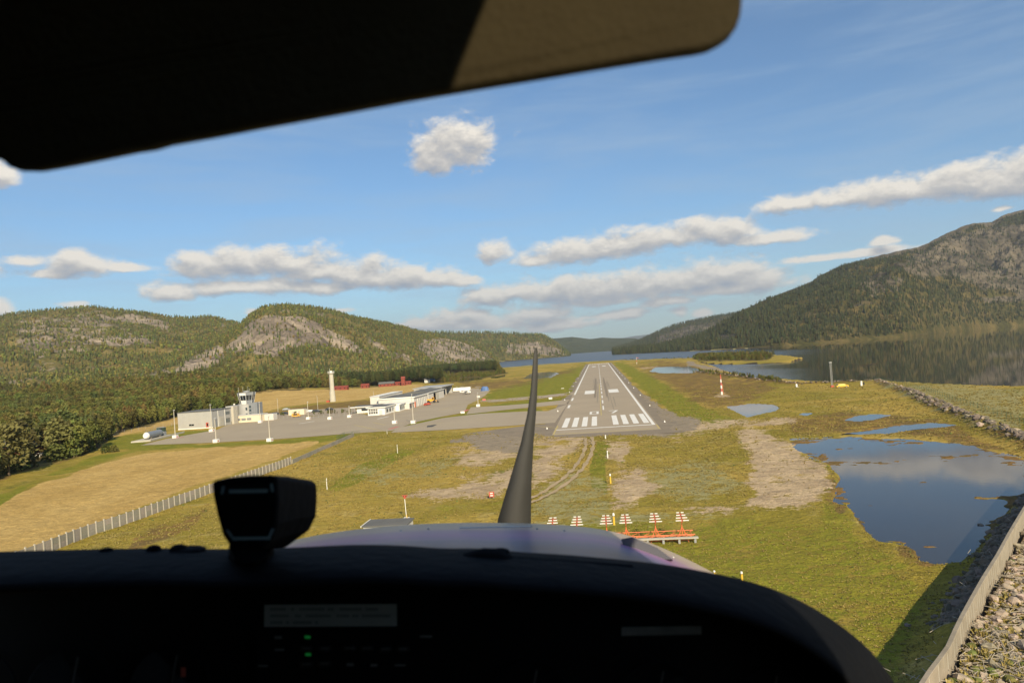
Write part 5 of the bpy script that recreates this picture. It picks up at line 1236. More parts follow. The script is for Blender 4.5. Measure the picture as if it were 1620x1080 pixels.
# ------------------------------------------------------------------ vehicles and aircraft
def car(x, y, rz, m, label, cat='car', van=False, sc=1.0, group=None, kind='parked_car'):
    e = empty(kind, (x, y, .0), label, cat, group, rz); e.scale = (sc, sc, sc)
    L, Wd, h = 4.4, 1.8, (1.9 if van else 1.45)
    prof = [(-2.2,.35),(-2.2,.85),(-2.05,.98),(-1.75,1.0),(-1.35,h-.08),(-1.1,h),(.55,h),(.8,h-.06),(1.35,1.0),(2.0,.9),(2.2,.7),(2.2,.35)] if not van else [(-2.2,.35),(-2.2,1.0),(-2.1,h-.1),(-1.9,h),(.8,h),(1.0,h-.06),(1.5,1.1),(2.05,1.0),(2.2,.8),(2.2,.35)]
    mb = MB(); n = len(prof); vs = [(a, -Wd/2*(1 if b < 1.02 else .86), b) for a, b in prof]+[(a, Wd/2*(1 if b < 1.02 else .86), b) for a, b in prof]
    mb.add(vs, [(i, (i+1) % n, n+(i+1) % n, n+i) for i in range(n)]+[tuple(range(n-1, -1, -1)), tuple(range(n, 2*n))]); mb.build('body', m, e)
    for s in (-1, 1):
        MB().add([(-1.45, s*(Wd/2*.93+.02), 1.02), (1.15, s*(Wd/2*.93+.02), 1.02), (.65, s*(Wd/2*.865+.02), h-.13), (-1.15, s*(Wd/2*.865+.02), h-.13)], [(0, 1, 2, 3)]).build('side_window', M['glass'], e)
    MB().add([(1.30, -.76, 1.04), (1.30, .76, 1.04), (.86, .68, h-.12), (.86, -.68, h-.12)], [(0, 1, 2, 3)]).build('windscreen', M['glass'], e).location = (.03, 0, .02)
    MB().add([(-1.72, -.76, 1.04), (-1.72, .76, 1.04), (-1.42, .68, h-.13), (-1.42, -.68, h-.13)], [(0, 3, 2, 1)]).build('rear_window', M['glass'], e).location = (-.04, 0, .02)
    for a in (-1.35, 1.35):
        for s in (-1, 1): w = MB().tube((a, s*.76, .33), (a, s*.92, .33), .33, n=12).build('wheel', M['tyre'], e); MB().tube((a, s*.921, .33), (a, s*.935, .33), .18, n=8).build('rim', M['metal'], w)
    return e
for px, py, rz, m, lab in ((435,656,.2,M['car_dark'],'dark car parked beside the low grey wing near the tower'), (450,655.5,.1,M['car_dark'],'dark car parked just left of the cream site cabin'), (453,649,.2,M['car_silver'],'silver car parked behind the cream site cabin'),
          (485,651,.2,M['car_silver'],'silver car first in the row right of the site cabin'), (492,652,.15,M['car_white'],'white car in the row right of the site cabin'), (500,652,.15,M['car_dark'],'black car in the row right of the site cabin'),
          (474,651.5,.3,M['car_dark'],'dark blue car close behind the right end of the site cabin'), (521,649,.1,M['car_dark'],'lone dark car parked left of the terminal annex')):
    x, y = at(px, py); car(x, y, rz, m, lab, group='cars in the airport car park')
x, y = at(469, 659.5); car(x, y, .1, M['amber_truck'], 'orange yellow service van in front of the cream site cabin', 'van', True, 1.0, None, 'service_van')
x, y = at(1332, 613); car(x, y, .05, M['yellow'], 'bright yellow estate car at the end of the boulder dike by the lake', 'car', False, 1.15)
x, y = at(676, 641); car(x, y, 1.2, M['red'], 'small red car on the apron beside the workshop doors', 'car', False, 1.0)
# wheel loader
x, y = at(683, 637); e = empty('wheel_loader', (x, y, 0), 'yellow wheel loader with big black wheels before the pale hangar', 'loader', None, .15)
slab(e, 'body', (-2.6, -1.1, .9), (.2, 1.1, 2.2), 'amber_truck'); c = slab(e, 'cab', (.25, -.8, 1.2), (1.5, .8, 3.2), 'amber_truck'); slab(c, 'cab_window', (.4, -.83, 2.0), (1.35, .83, 3.0), 'glass')
for s in (-.8, .8): MB().tube((1.4, s, 1.4), (3.3, s, .9), .14, n=5).build('arm', M['amber_truck'], e)
MB().add([(3.2, -1.4, .2), (3.2, 1.4, .2), (4.2, 1.4, .3), (4.2, -1.4, .3), (3.1, -1.4, 1.3), (3.1, 1.4, 1.3)], [(0,1,2,3), (0,4,5,1), (0,3,4), (1,5,2)]).build('bucket', M['black'], e)
for a in (-1.7, 1.6):
    for s in (-1, 1): MB().tube((a, s*.9, .8), (a, s*1.4, .8), .8, n=14).build('wheel', M['tyre'], e)
x, y = at(688, 630.5); e = empty('plough_truck', (x, y, 0), 'orange plough truck parked against the pale hangar wall', 'truck', None, 1.4)
slab(e, 'chassis', (-3.6, -.9, .6), (3.4, .9, 1.0), 'black'); slab(e, 'load_box', (-3.6, -1.2, 1.02), (1.0, 1.2, 3.0), 'orange'); c = slab(e, 'cab', (1.2, -1.2, 1.02), (3.4, 1.2, 3.3), 'orange'); slab(c, 'windscreen', (3.38, -1.05, 2.1), (3.44, 1.05, 3.0), 'glass')
for a in (-2.4, -1.2, 2.4):
    for s in (-1, 1): MB().tube((a, s*.85, .55), (a, s*1.2, .55), .55, n=12).build('wheel', M['tyre'], e)
# small white aeroplane
x, y = at(738, 623.5); e = empty('parked_aeroplane', (x, y, 0), 'small white high wing aeroplane parked on the apron', 'aeroplane', None, -.1)
fz = MB(); P_ = [(-4.2, 1.6, .15), (-2.5, 1.6, .4), (-.5, 1.5, .75), (1.2, 1.45, .8), (2.6, 1.35, .6), (3.2, 1.3, .35)]
for p, q in zip(P_[:-1], P_[1:]): fz.tube((p[0], 0, p[1]), (q[0], 0, q[1]), p[2], q[2], 10)
fz.build('fuselage', M['white'], e); slab(e, 'wing', (-.6, -5.4, 2.3), (1.0, 5.4, 2.45), 'white'); slab(e, 'tailplane', (-4.3, -1.7, 1.65), (-3.5, 1.7, 1.73), 'white')
MB().add([(-4.5, -.06, 1.6), (-3.3, -.06, 1.7), (-4.1, -.06, 3.1), (-4.6, -.06, 3.1), (-4.5, .06, 1.6), (-3.3, .06, 1.7), (-4.1, .06, 3.1), (-4.6, .06, 3.1)], [(0,1,2,3), (7,6,5,4), (0,4,5,1), (1,5,6,2), (2,6,7,3), (3,7,4,0)]).build('fin', M['white'], e)
for q in ((2.2, 0), (-.3, -1.1), (-.3, 1.1)):
    g_ = MB().tube((q[0], q[1]*.5, 1.0), (q[0], q[1], .3), .06, n=5).build('gear_leg', M['metal'], e); MB().tube((q[0], q[1]-.08, .25), (q[0], q[1]+.08, .25), .25, n=10).build('wheel', M['tyre'], g_)
slab(e, 'cabin_window', (-.3, -.82, 1.55), (1.3, .82, 1.95), 'glass'); slab(e, 'propeller', (3.3, -.9, 1.25), (3.36, .9, 1.4), 'black')
# long white covered glider trailer and blue tarpaulin
x, y = at(731, 617.5); e = empty('white_shelter', (x, y, 0), 'long low white arched shelter at the far end of the apron', 'shelter')
mb = MB(); n = 8; A_ = [math.pi*i/n for i in range(n+1)]; vs = [(s*6.5, 1.6*math.cos(a), 2.3*math.sin(a)) for s in (-1, 1) for a in A_]; k = n+1
mb.add(vs, [(i, i+1, k+i+1, k+i) for i in range(n)]+[tuple(range(n, -1, -1)), tuple(range(k, 2*k))]); mb.build('cover', M['white'], e); slab(e, 'end_frame', (-6.6, -1.7, 0), (-6.52, 1.7, .3), 'metal')
x, y = at(767, 618); e = empty('blue_tarpaulin_stack', (x, y, 0), 'bright blue tarpaulin covered stack at the far corner of the apron', 'stack')
mb = MB(); r = random.Random(3); vs = []
for zz, q in ((0, 1), (1.8, .92), (3.0, .6)):
    for i in range(8): a = i*math.pi/4+.2; vs.append((2.9*q*math.cos(a)+r.uniform(-.2, .2), 1.9*q*math.sin(a)+r.uniform(-.2, .2), zz+(r.uniform(-.2, .2) if zz else 0)))
mb.add(vs, [(j*8+i, j*8+(i+1) % 8, j*8+8+(i+1) % 8, j*8+8+i) for j in range(2) for i in range(8)]+[tuple(range(16, 24))]); mb.build('tarpaulin', M['blue_tarp'], e); slab(e, 'rope', (-3.0, -.05, .9), (3.0, .05, 1.0), 'white')

# ------------------------------------------------------------------ houses and barns
def house(px, py, w, d_, h, rh, m, rm, label, rz=0., z=0., cat='house', wins=2):
    x, y = at(px, py); zz = float(H(np.array([x]), np.array([y]))[0]) if not z else z
    e = empty('house' if cat == 'house' else cat.replace(' ', '_'), (x, y, zz), label, cat, None, rz)
    slab(e, 'wall', (-w/2, -d_/2, -.5), (w/2, d_/2, h), m)
    MB().add([(-w/2-.3, -d_/2-.4, h), (w/2+.3, -d_/2-.4, h), (w/2+.3, d_/2+.4, h), (-w/2-.3, d_/2+.4, h), (-w/2-.3, 0, h+rh), (w/2+.3, 0, h+rh)], [(0,1,5,4), (2,3,4,5), (1,2,5), (3,0,4), (0,3,2,1)]).build('roof', M[rm], e)
    for i in range(wins): slab(e, 'window', (-w/2+w*(i+.5)/wins-.5, -d_/2-.06, 1.0), (-w/2+w*(i+.5)/wins+.5, -d_/2+.02, 2.1), 'glass')
    return e
house(8, 720, 9, 6, 3.2, 2.2, 'barn_red', 'roof_dark', 'red wooden house half hidden behind bushes at the left edge', .2)
house(56, 718, 8, 6, 3.0, 2.0, 'barn_red', 'roof_dark', 'red wooden shed under the great dark spruces at the left', .3, cat='shed')
e = house(257, 0+664, 3, 3, 1, 1, 'barn_red', 'roof_dark', 'small dark red hut at the corner of the fire station', .2, cat='hut') if False else None
house(680, 603, 12, 9, 5, 3, 'blue_tarp', 'roof_dark', 'blue grey house at the end of the pinewood', .3, wins=3)
house(676, 605, 6, 5, 3, 1.6, 'white', 'roof_dark', 'small white outbuilding left of the blue grey house', .3, cat='outbuilding')
house(637, 609, 18, 6, 2.2, 1.8, 'barn_red', 'barn_red', 'long red building under the pines, left of the tall red gable', .1, wins=5, cat='barn')
house(638.5, 609.5, 3.6, 4, 7.0, 2.4, 'barn_red', 'barn_red', 'tall narrow red gable rising beside the long red building', .1, wins=1, cat='barn')
house(612, 611, 16, 6, 2.8, 2.2, 'barn_red', 'roof_dark', 'low red barn under the pines behind the golden field', .1, wins=4, cat='barn')
house(578, 614, 8, 6, 2.6, 2.0, 'barn_red', 'barn_red', 'small red cabin among dark pine stems right of the tall tower', .1, cat='cabin')
house(540, 618, 14, 6, 2.2, 1.8, 'barn_red', 'barn_red', 'low red shed directly right of the tall concrete tower', .05, wins=3, cat='shed')
house(983, 547.0+14.6, 16, 10, 6, 4, 'white', 'roof_dark', 'x', 0) if False else None
for px, py, z, lab in ((932.5, 557.5, 6, 'tiny white house on the far shore beyond the runway end'), (1275, 541.5, 3, 'white farmhouse on the far shore under the lake mountain'), (1364.5, 533.5, 3, 'white boathouse at the water edge below the mountain forest')):
    dd_ = pix_dir(px, py)*{932.5: 4300, 1275: 1760, 1364.5: 1830}[px]; p = (dd_[0], dd_[1]); z = EYE+dd_[2]; e = empty('house', (p[0], p[1], z-3), lab, 'house', None, .4); e.scale = (.45,)*3; slab(e, 'wall', (-7, -5, -6), (7, 5, 5), 'white')
    MB().add([(-7.5, -5.5, 5), (7.5, -5.5, 5), (7.5, 5.5, 5), (-7.5, 5.5, 5), (-7.5, 0, 9), (7.5, 0, 9)], [(0,1,5,4), (2,3,4,5), (1,2,5), (3,0,4), (0,3,2,1)]).build('roof', M['roof_dark'], e)
x, y = at(70, 722); e = empty('garden_fence', (x, y, .2), 'short white rail fence right of the red shed at the left', 'fence', None, .5)
for i in range(7): slab(e, 'post', (i*1.3-4, -.06, -.3), (i*1.3-3.88, .06, 1.3), 'white')
for z in (.6, 1.15): slab(e, 'rail', (-4, -.1, z), (4, -.065, z+.14), 'white')
x, y = at(41, 719); e = tag(MB().tube((0, 0, -.2), (.1, 0, 6.5), .3, .25, 8).build('chimney_pipe', M['concrete_post'], loc=(x, y, 0)), 'pale upright pipe between the two red buildings at the left', 'pipe')

# ------------------------------------------------------------------ antenna and light stands, masts, signs
sb = empty('antenna_platform', (5.8, 86.6, 0), 'grey plank platform carried on orange lattice under the two right antennas', 'platform')
gz = float(H(np.array([7.]), np.array([86.6]))[0])
slab(sb, 'walkway', (-3.6, -1.55, gz+.55), (4.7, -1.0, gz+.68), 'concrete_light'); tr = MB()
for yy in (-.9, 1.0):
    tr.tube((-7.0, yy, gz+.9), (4.4, yy, gz+.9), .055, n=5); tr.tube((-7.0, yy, gz+.25), (4.4, yy, gz+.25), .055, n=5)
    for k in range(7): tr.tube((-7+k*1.63, yy, gz+.25), (-7+(k+1)*1.63, yy, gz+.9), .04, n=4)
for k in range(6): tr.tube((-6.5+k*2.1, -.9, gz+.9), (-6.5+k*2.1, 1.0, gz+.9), .045, n=4)
tr.build('lattice', M['orange'], sb)
for k in range(5): slab(sb, 'foot', (-3.4+k*1.9, -1.4, gz-.4), (-3.15+k*1.9, -1.15, gz+.54), 'metal')
AN = [(-7.14, 'leftmost of the red and white slatted antennas beyond the engine cowling'), (-4.07, 'second slatted antenna from the left beyond the engine cowling'), (-.45, 'slatted antenna directly left of the yellow marker light'),
      (1.95, 'slatted antenna on orange tripod directly right of the yellow marker light'), (5.55, 'slatted antenna on orange tripod at the left half of the plank platform'), (8.75, 'rightmost slatted antenna on orange tripod at the platform end')]
proto = None
for x, lab in AN:
    if proto is None:
        e = proto = empty('slatted_antenna', (x, 86.3, gz), lab, 'antenna', 'slatted antennas standing in a row')
        MB().tube((0, 0, 0), (0, 0, 2.9), .075, .055, 7).build('mast', M['orange'], e)
        for a in (.6, 2.2, 3.9, 5.4):
            MB().tube((0, 0, 1.75), (1.0*math.cos(a), 1.0*math.sin(a), 0.02), .035, n=5).build('leg', M['orange'], e)
        bm_ = MB().tube((0, -1.25, 2.62), (0, 1.35, 3.12), .06, n=6).build('boom', M['red'], e)
        for k in range(4):
            w = .78-.11*k; yy = -1.1+k*.72; zz = 2.68+k*.15
            for s in (-1, 1): MB().span((s*.10 if s > 0 else -w, yy-.06, zz+.03), (w if s > 0 else -.10, yy+.06, zz+.12)).build('slat', M['white'], e)
        for k in range(3): MB().span((-.45, -.75+k*.72-.03, 2.72+k*.15), (.45, -.75+k*.72+.03, 2.78+k*.15)).build('red_bar', M['red'], e)
    else:
        e = copy_tree(proto); e.location = (x, 86.3, gz)
    e['label'] = lab
def ylamp(px, py, top, m, label, r_=.11, name='marker_light'):
    x, y = at(px, py); z = float(H(np.array([x]), np.array([y]))[0]); h = abs(py-top)/FPX*math.hypot(x, y)*1.02
    e = empty(name, (x, y, z), label, 'marker light', 'marker lights on the runway centreline')
    MB().tube((0, 0, -.2), (0, 0, h*.72), r_*1.15, r_, 8).build('post', M[m], e); MB().tube((0, 0, h*.72), (0, 0, h*.80), r_*.7, r_*.7, 8).build('neck', M['metal'], e); MB().tube((0, 0, h*.80), (0, 0, h), r_*1.2, r_*.8, 8).build('lamp_head', M['white'], e)
    return e
ylamp(966, 764, 749, 'yellow', 'yellow marker light beside the green strip, middle one of the three', .14)
ylamp(971.5, 829, 811, 'yellow', 'yellow marker light standing among the slatted antennas', .15)
ylamp(1130.5, 912, 902, 'yellow', 'marker light just above the dark glareshield, left of the pair', .10)
ylamp(1174, 918, 905, 'yellow', 'yellow marker light right of the pair above the dark glareshield', .11)
ylamp(961.5, 725, 714, 'white', 'white marker light at the head of the green strip', .12); ylamp(958, 694, 688.5, 'white', 'white marker light right below the runway threshold', .15)
for px, py, top, lab in ((629, 717, 704, 'white marker pole at the upper end of the mown green streak'), (517.5, 774, 757, 'white marker pole at the lower end of the mown green streak'), (612.5, 686, 681, 'small white box on a post at the taxiway edge'), (873,640,635,'x')):
    if lab != 'x': ylamp(px, py, top, 'white', lab, .065, 'marker_pole')
# mast with red triangular head
x, y = at(644.5, 824); z = float(H(np.array([x]), np.array([y]))[0]); e = empty('warning_mast', (x, y, z), 'white mast with a red triangular head beside the dark roof edge', 'mast')
MB().tube((-.1, 0, .3), (-.22, .1, 3.45), .055, n=6).build('pole', M['white'], e); MB().tube((0, 0, .3), (-.05, 0, 1.0), .07, n=6).build('sleeve', M['yellow'], e)
hd = MB().add([(-.62, 0, 3.95), (.3, 0, 3.95), (-.16, 0, 3.35), (-.62, .12, 3.95), (.3, .12, 3.95), (-.16, .12, 3.35)], [(0,2,1), (3,4,5), (0,1,4,3), (1,2,5,4), (2,0,3,5)]).build('head', M['red'], e)
for s in (-1, 1): MB().ball((-.16+s*.2, -.03, 3.8), .09).build('lamp', M['black'], hd)
for s in (-1, 1): slab(e, 'base', (-.1+s*.28-.14, -.3, 0), (-.1+s*.28+.14, .3, .55), 'white')
MB().ball((.62, -.2, .25), .22).build('round_marker', M['white'], e)
x, y = at(615, 836); e = empty('equipment_roof', (x, y, 0), 'dark flat roof of a low hut peeping above the cowling', 'hut')
slab(e, 'wall', (-3.2, -1.9, -.3), (3.2, 1.9, .85), 'offwhite'); slab(e, 'roof', (-3.4, -2.1, .86), (3.4, 2.1, 1.0), 'roof_dark'); slab(e, 'roof_edge', (-3.5, -2.15, .84), (-3.41, 2.15, 1.06), 'white')
x, y = at(778, 787.5); z = float(H(np.array([x]), np.array([y]))[0]); e = empty('red_sign', (x, y, z), 'small red and white striped sign board in the dry grass left of the propeller', 'sign')
slab(e, 'board', (-.45, 0, .25), (.45, .06, 1.15), 'red')
for zz in (.42, .82): slab(e, 'white_panel', (-.25, -.02, zz), (.25, -.002, zz+.17), 'white')
for s in (-.35, .3): slab(e, 'leg', (s, .07, -.2), (s+.06, .12, .9), 'metal')
# red and white mast tower on a gravel patch
x, y = at(1142, 624); e = empty('obstruction_mast', (x, y, 0), 'red and white banded lattice mast standing in the marsh right of the runway', 'mast')
for k in range(6):
    MB().tube((0, 0, k*1.35), (0, 0, (k+1)*1.35-.01), .42-.03*k, .40-.03*k, 6).build('band', M['red_paint'] if k % 2 else M['white'], e)
MB().tube((0, 0, 8.1), (0, 0, 8.8), .25, .2, 6).build('beacon', M['red'], e); slab(e, 'ladder', (.5, -.3, .2), (.62, .3, 4.6), 'orange')
x, y = at(1007.5, 576); e = empty('windsock', (x, y, 0), 'red and white windsock pole by the far pond near the runway end', 'windsock')
MB().tube((0, 0, 0), (0, 0, 9), .22, .16, 6).build('pole', M['white'], e); MB().tube((0, 0, 8.3), (2.6, 1.5, 7.8), .55, .3, 10).build('sock', M['red_paint'], e); MB().tube((0, 0, 3), (0, 0, 5.5), .3, n=6).build('red_band', M['red'], e)
# lattice mast at the lake
x, y = at(1316.5, 612); e = empty('lattice_mast', (x, y, 0), 'tall grey lattice mast beside the yellow car at the lake shore', 'mast')
lm = MB(); hh = 10.6
for a in range(3):
    A0, A1 = a*2.094, (a+1)*2.094; P0, P1 = (.42*math.cos(A0), .42*math.sin(A0)), (.42*math.cos(A1), .42*math.sin(A1)); lm.tube((*P0, 0), (*P0, hh), .06, n=4)
    for k in range(12): z0 = k*hh/12; lm.tube((*P0, z0), (*P1, z0+hh/12), .045, n=3); lm.tube((*P0, z0+hh/12), (*P1, z0+hh/12), .04, n=3)
lm.build('lattice', M['metal'], e); slab(e, 'base', (-.6, -.6, 0), (.6, .6, .7), 'red'); slab(e, 'top_box', (-.5, -.5, hh), (.5, .5, hh+.4), 'metal')
for px, py, lab, dk in ((1260.5, 612.5, 'white equipment cabinet with dark door on the marsh track', True), (1363, 610, 'small white round topped instrument post right of the yellow car', False)):
    x, y = at(px, py); e = empty('equipment_cabinet', (x, y, 0), lab, 'cabinet'); e.scale = (.62,)*3; slab(e, 'body', (-.6, -.5, 0), (.45, .5, 2.6), 'white')
    if dk: slab(e, 'door', (.46, -.5, .7), (1.1, .5, 2.9), 'black'); slab(e, 'base', (-.9, -1.4, -.2), (1.5, .9, .15), 'concrete_light')
    else: MB().ball((0, 0, 2.7), .75).build('dome', M['white'], e); slab(e, 'side_box', (1.2, -.4, .6), (1.9, .4, 2.4), 'black')
# runway edge lights, small white cones
CN = MB().tube((0, 0, 0), (0, 0, .55), .28, .1, 8).mesh('runway_edge_light', M['white'])
for s, xx in (('left', XL-3.2), ('right', XR+3.2)):
    for i in range(14):
        o = link('runway_edge_light', CN, None, (xx, 216+i*60, .02)); tag(o, 'white runway edge light on the %s shoulder, %s from the threshold' % (s, 'first second third fourth fifth sixth seventh eighth ninth tenth eleventh twelfth thirteenth fourteenth'.split()[i]), 'edge light', 'runway edge lights')
# low white markers and posts at the far taxiway
k = 0
for px, py, lab in ((732,654.5,'white marker board left of the red taxi marking'), (890,615,'white board on the grass left of the aiming point'), (871,632,'white marker on the grass strip between the taxiways'), (757,629,'white barrier post at the apron corner, leftmost'), (766,634,'red white barrier post at the apron corner, second')):
    x, y = at(px, py); e = empty('marker_board', (x, y, 0), lab, 'marker board'); slab(e, 'board', (-.9, -.08, .25), (.9, .08, 1.15 if k != 1 else .5), 'white' if k != 4 else 'red_paint'); slab(e, 'leg', (-.6, -.05, 0), (-.5, .05, .24), 'metal'); slab(e, 'leg', (.5, -.05, 0), (.6, .05, .24), 'metal'); k += 1
# sandbar sticks

# ------------------------------------------------------------------ the aircraft flown in, seen from its cabin
M['cover'] = mat('glareshield_cover', (0.0030, 0.0036, 0.0050), 0.8, 0, (0.0045, 0.0052, 0.0070), 9, 1, 0.10, 40, spec=0.08)
M['panel_black'] = mat('panel_black', (0.003, 0.003, 0.003), 0.8, spec=0.1)
M['vinyl'] = mat('visor_vinyl', (0.115, 0.105, 0.075), 0.8, 0, (0.10, 0.09, 0.065), 14, 1, 0.12, 160)
M['placard'] = mat('placard', (0.28, 0.275, 0.24), 0.8, spec=.1)
M['print'] = mat('placard_print', (0.10, 0.098, 0.09), 0.8)
M['dial'] = mat('dial', (0.006, 0.006, 0.006), 0.5, spec=0.2)
M['pale_mark'] = mat('pale_mark', (0.06, 0.06, 0.055), 0.6)
M['lens'] = mat('compass_lens', (0.24, 0.34, 0.37), 0.4)
M['led'] = mat('green_led', (0.02, 0.15, 0.04), 0.5, emis=(0.05, 1, 0.18), emis_s=0.035)
M['prop'] = mat('propeller_black', (0.045, 0.043, 0.038), 0.6)
M['cabin'] = mat('cabin_lining', (0.05, 0.045, 0.035), 0.9)
def paint():
    m = bpy.data.materials.new('cowling_paint'); m.use_nodes = True; t = m.node_tree; b = t.nodes['Principled BSDF']
    b.inputs['Roughness'].default_value = 0.22; b.inputs['Specular IOR Level'].default_value = 0.5; b.inputs['Coat Weight'].default_value = 0.5; b.inputs['Coat Roughness'].default_value = .12
    tc = N(t, 'ShaderNodeTexCoord'); sp = N(t, 'ShaderNodeSeparateXYZ'); t.links.new(tc.outputs['Object'], sp.inputs[0])
    n = N(t, 'ShaderNodeTexNoise', inp={'Scale': 2.2, 'Detail': 4}); t.links.new(VMATH(t, 'MULTIPLY', tc.outputs['Object'], (.5, 3, 3)), n.inputs['Vector'])
    # colour bands from beige at the crest through purple to dark blue
    r = N(t, 'ShaderNodeValToRGB'); at_ = N(t, 'ShaderNodeAttribute', attribute_name='band'); t.links.new(MATH(t, 'MULTIPLY_ADD', MATH(t, 'SUBTRACT', n.outputs[0], .5), .16, at_.outputs['Fac']), r.inputs[0])
    e = r.color_ramp.elements; e[0].position = .0; e[0].color = (.52, .43, .33, 1); e[1].position = 1; e[1].color = (.03, .045, .09, 1)
    for p, c in ((.12, (.48, .38, .33, 1)), (.22, (.36, .24, .34, 1)), (.36, (.30, .16, .33, 1)), (.44, (.20, .15, .29, 1)), (.52, (.09, .11, .21, 1)), (.66, (.05, .07, .14, 1))): k = e.new(p); k.color = c
    b.inputs['Coat Weight'].default_value = .0; b.inputs['Specular IOR Level'].default_value = .10; b.inputs['Roughness'].default_value = .30
    t.links.new(r.outputs[0], b.inputs['Base Color'])
    s = N(t, 'ShaderNodeTexNoise', inp={'Scale': 60, 'Detail': 2}); t.links.new(tc.outputs['Object'], s.inputs['Vector']); bp = N(t, 'ShaderNodeBump', inp={'Strength': .05, 'Distance': .01}); t.links.new(s.outputs[0], bp.inputs['Height']); t.links.new(bp.outputs[0], b.inputs['Normal'])
    return m
M['cowl'] = paint()
AC = bpy.data.objects.new('light_aircraft', None); C.objects.link(AC)
AC.matrix_world = Matrix(((CR[0], fwd[0], CU[0], 0), (CR[1], fwd[1], CU[1], 0), (CR[2], fwd[2], CU[2], EYE), (0, 0, 0, 1)))
tag(AC, 'light aircraft seen from inside, black instrument panel, lilac cowling and propeller ahead', 'aeroplane')
def c3(px, py, d): return ((px-810)/FPX*d, d, -(py-540)/FPX*d)
def loft(rows, close=False):
    mb = MB(); n = len(rows[0]); vs = [p for r in rows for p in r]; fs = []
    for j in range(len(rows)-1):
        for i in range(n if close else n-1): k = (i+1) % n; fs.append((j*n+i, j*n+k, (j+1)*n+k, (j+1)*n+i))
    return mb.add(vs, fs)
def smooth_curve(P, n):
    P = np.array(P, float); t = np.concatenate([[0], np.cumsum(np.hypot(*np.diff(P, axis=0).T))]); s = np.linspace(0, t[-1], n)
    Q = np.stack([np.interp(s, t, P[:, i]) for i in range(2)], 1)
    for _ in range(3): Q[1:-1] = (Q[:-2]+2*Q[1:-1]+Q[2:])/4
    return Q
def sub(o, lv=1):
    m = o.modifiers.new('subdivision', 'SUBSURF'); m.levels = lv; m.render_levels = lv; return o
# engine cowling
crest = smooth_curve([(330,905),(400,872),(450,857),(500,846),(560,837),(640,829.5),(740,826),(850,827.5),(930,833),(985,843),(1035,860),(1080,880),(1125,903),(1180,935),(1230,985)], 60)
rows = []
for k, (d, f) in enumerate([(2.75, -.55), (2.62, -.22), (2.5, -.06), (2.35, 0.0), (2.1, .22), (1.85, .45), (1.6, .72), (1.4, 1.0), (1.28, 1.35)]):
    rows.append([c3(x+(x-790)*(-.06*max(f, 0)), y+max(f, 0)*62*(1-.35*abs(x-790)/400)+(-f*120 if f < 0 else 0), d) for x, y in crest])
cowl = loft(rows).build('cowling', M['cowl'], AC, smooth=True)
fv_ = [f for f in (0, 0, 0, 0, .22, .45, .72, 1, 1) for _ in crest]; ba = cowl.data.attributes.new('band', 'FLOAT', 'POINT'); ba.data.foreach_set('value', fv_)
q = [(983,852),(1000,849),(1040,866),(1064,884),(1050,884),(1010,874),(990,868)]
MB().add([c3(a, b, 2.0) for a, b in q]+[c3(a, b+3, 2.03) for a, b in q], [tuple(range(6, -1, -1))]+[(i, (i+1) % 7, 7+(i+1) % 7, 7+i) for i in range(7)]).build('air_intake', mat('intake_grey', (.09, .095, .11), .5), cowl)
for i in range(14):
    t = i/13; x = 505+560*t; y = float(np.interp(x, crest[:, 0], crest[:, 1]))+13+6*math.sin(i*1.3)
    MB().ball(c3(x, y, 2.18-.1*t), .0042, 6, 4, (1, 1, .6)).build('rivet', M['metal'], cowl)
MB().tube(c3(727, 834.5, 2.12), c3(842, 832, 2.12), .0026, n=5).build('highlight_streak', M['steel_white'], cowl)  # pale thin tube standing in for a gloss highlight along the crest
# propeller, one blade standing up behind the cowling
pr = loft([[c3(x0, y, 2.95) for x0 in (x1, (x1+x2)/2-2, x2)]+[c3((x1+x2)/2, y, 3.0)] for y, x1, x2 in [(935,772,842),(880,779,841),(820,788,840),(760,806,841),(700,824,844),(655,834,848),(620,839,850),(585,842,851),(560,844,851),(550,846,849)]], True)
pr.build('propeller_blade', M['prop'], AC, smooth=True)
MB().ball(c3(815, 985, 2.95), .17, 16, 10).build('spinner', M['prop'], AC, smooth=True)
pr2 = loft([[c3(x0, y, 2.95) for x0 in (x1, (x1+x2)/2-2, x2)]+[c3((x1+x2)/2, y, 3.0)] for y, x1, x2 in [(1010,785,845),(1120,775,835),(1300,770,810),(1480,772,790)]], True); pr2.build('propeller_blade', M['prop'], AC, smooth=True)
# glareshield
top = smooth_curve([(-260,884),(-60,873),(0,872),(150,868),(275,866),(330,868),(420,867),(560,861),(640,862),(700,868),(760,866),(800,871),(900,877),(1000,886),(1060,893),(1110,903),(1160,912),(1210,926),(1260,946),(1300,968),(1340,995),(1375,1025),(1400,1055),(1424,1092),(1450,1150),(1470,1230)], 110)
tg = np.gradient(top, axis=0); nrm = np.stack([-tg[:, 1], tg[:, 0]], 1)/np.hypot(*tg.T)[:, None]
wv = lambda i, a, ph: a*.5*math.sin(i*.21+ph)+a*.25*math.sin(i*.63+ph*2)
R_rows = []
for d, off, a in ((1.34, 16, 0), (1.2, 2, .2), (1.14, 0, .4), (1.10, 7, .6), (1.03, 24, 1.2), (.99, 38, 1.2), (.965, 50, .8), (.955, 60, .5), (.97, 66, .3), (1.03, 66, 0)):
    R_rows.append([c3(x+nx*(off+wv(i, a, off)), y+ny*(off+wv(i, a, off)), d) for i, ((x, y), (nx, ny)) in enumerate(zip(top, nrm))])
gs = loft(R_rows).build('glareshield', M['cover'], AC, smooth=True)
sm = loft([[c3(x+nx*(3+wv(i, .8, 2)), y+ny*(3+wv(i, .8, 2)), d) for i, ((x, y), (nx, ny)) in enumerate(zip(top, nrm)) if 60 < i < 96] for d in (1.145, 1.15)]); 
